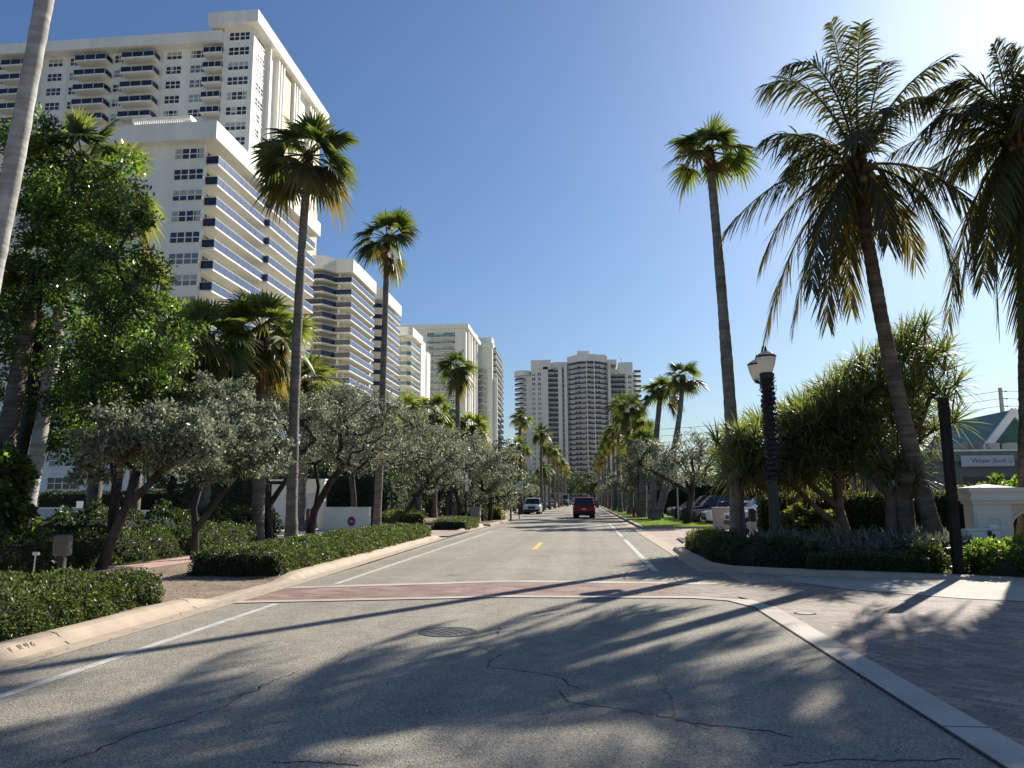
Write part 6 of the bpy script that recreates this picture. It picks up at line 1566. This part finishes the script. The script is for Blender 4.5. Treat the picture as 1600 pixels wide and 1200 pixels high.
    for sg in (-1, 1):
        def sp(x, z): t = (z-belt)/(zr-belt); return (x, sg*(wl+(wt-wl)*t+0.012), z)
        z0, z1 = belt+0.05, zr-0.13; f0 = ws0-0.25; f1 = ws1-0.05; m1 = (ws1+r0_)/2+0.1
        rx0 = r1_+0.22; rx1 = r0_+0.18
        q = MB(); q.poly([sp(f0, z0), sp(f1, z1), sp(m1+0.04, z1), sp(m1+0.04, z0)]); q.poly([sp(m1-0.04, z0), sp(m1-0.04, z1), sp(rx1, z1), sp(rx0, z0)]); q.build('side_window', M['carglass'], o)
        q = MB(); q.box((ws0-0.35, sg*(wl+0.02), belt+0.02), (ws0-0.2, sg*(wl+0.2), belt+0.16)); q.build('mirror', col, o, bevel=0.03)
        q = MB(); q.box((h-0.18, sg*(W/2-0.45), hood-0.27), (h-0.01, sg*(W/2-0.04), hood-0.12)); q.build('headlight', M['head'], o, bevel=0.03)
        q = MB(); q.box((-h-0.012, sg*(W/2-0.28), belt-0.32), (-h+0.12, sg*(W/2-0.02), belt-0.04)); q.build('tail_light', M['tail'], o, bevel=0.02)
        for xc in (xr, xf):
            q = MB(); yy = sg*(W/2-0.12)
            t_ = [(wr*math.cos(a_), wr*math.sin(a_)) for a_ in np.linspace(0, 2*PI, 20, endpoint=False)]
            q.tube([(xc, yy-0.1, wr), (xc, yy+0.1, wr)], wr, 20); wh = q.build('wheel', M['rubber'], o, bevel=0.02)
            q = MB(); q.tube([(xc, yy+sg*0.101, wr), (xc, yy+sg*0.108, wr)], wr*0.62, 14); q.build('rim', M['rim'], wh)
            q = MB(); q.tube([(xc, sg*(W/2-0.5), wr), (xc, sg*(W/2-0.03), wr)], ra-0.015, 16); q.build('wheel_arch', M['plastic'], o)
    q = MB(); q.box((h-0.2, -W/2+0.1, gc+0.08), (h+0.03, W/2-0.1, gc+0.3)); q.box((h-0.1, -W*0.22, gc+0.36), (h+0.012, W*0.22, hood-0.2)); q.build('grille', M['plastic'], o, bevel=0.02)
    q = MB(); q.box((-h-0.05, -W/2+0.06, gc+0.1), (-h+0.2, W/2-0.06, gc+0.34)); q.build('bumper', col if kind != 'suv' else M['plastic'], o, bevel=0.03)
    q = MB(); q.box((-h-0.02, -0.18, 0.72), (-h+0.05, 0.18, 0.85)); q.build('number_plate', M['signwhite'], o)
    return o
red = paint('red_paint', (0.34, 0.02, 0.008), 0.0); red.node_tree.nodes['Principled BSDF'].inputs['Coat Weight'].default_value = 0.15; red.node_tree.nodes['Principled BSDF'].inputs['Specular IOR Level'].default_value = 0.25; silver_p = paint('silver_paint', (0.55, 0.53, 0.48)); white_p = paint('white_car_paint', (0.72, 0.72, 0.72)); navy = paint('navy_paint', (0.012, 0.018, 0.05)); blk = paint('black_car_paint', (0.012, 0.012, 0.014)); grey_p = paint('grey_car_paint', (0.2, 0.21, 0.22))
rc = car('dark red off-roader driving away down the middle of the road', 'car', (-0.15, 69, 0), R90, red, 'suv', name='red_car')
GC = 'cars parked in the car park at right'
PK = [(8.9, 38.6, white_p, 'hatch', 'small white car, nearest in the car park, mostly behind the lamp post'), (9.9, 44.5, silver_p, 'suv', 'silver off-roader parked behind the slim palm trunk'),
      (9.4, 47.9, white_p, 'sedan', 'white saloon parked behind the concrete litter bin'), (8.8, 50.8, blk, 'sedan', 'black saloon parked right of the thin pale pole'), (8.7, 54.0, navy, 'suv', 'dark blue off-roader parked behind the thin pale pole'),
      (8.6, 57.2, blk, 'suv', 'black off-roader parked left of the dark blue one'), (8.6, 60.4, grey_p, 'sedan', 'grey saloon parked among the thick palm trunks'), (8.7, 63.6, blk, 'hatch', 'black hatchback farthest left in the car park'),
      (15.5, 52, white_p, 'suv', 'white off-roader in the second row behind the clipped hedge'), (15.0, 47, navy, 'sedan', 'dark saloon in the second row behind the screw pine')]
for x, y, c, k, lab in PK: car(lab, 'car', (x, y, 0.02), PI, c, k, GC)
car('white people carrier parked facing us at the left kerb', 'car', (-5.95, 88, 0.0), -R90, white_p, 'suv')
car('dark car parked behind the white people carrier', 'car', (-7.2, 96, 0.0), -R90, grey_p, 'sedan')
car('distant white car at the left kerb', 'car', (-6.6, 150, 0.0), -R90, white_p, 'sedan')
car('distant white saloon crossing at the end of the street', 'car', (-3.2, 215, 0.0), 0.2, white_p, 'sedan')
tk = car('distant pale van coming towards us on the left', 'van', (-5.2, 190, 0.0), -R90, grey_p, 'suv', name='van'); tk.scale = (1.2, 1.1, 1.55)
car('distant dark car at the right kerb before the tree tunnel', 'car', (1.6, 150, 0.0), R90, blk, 'sedan')
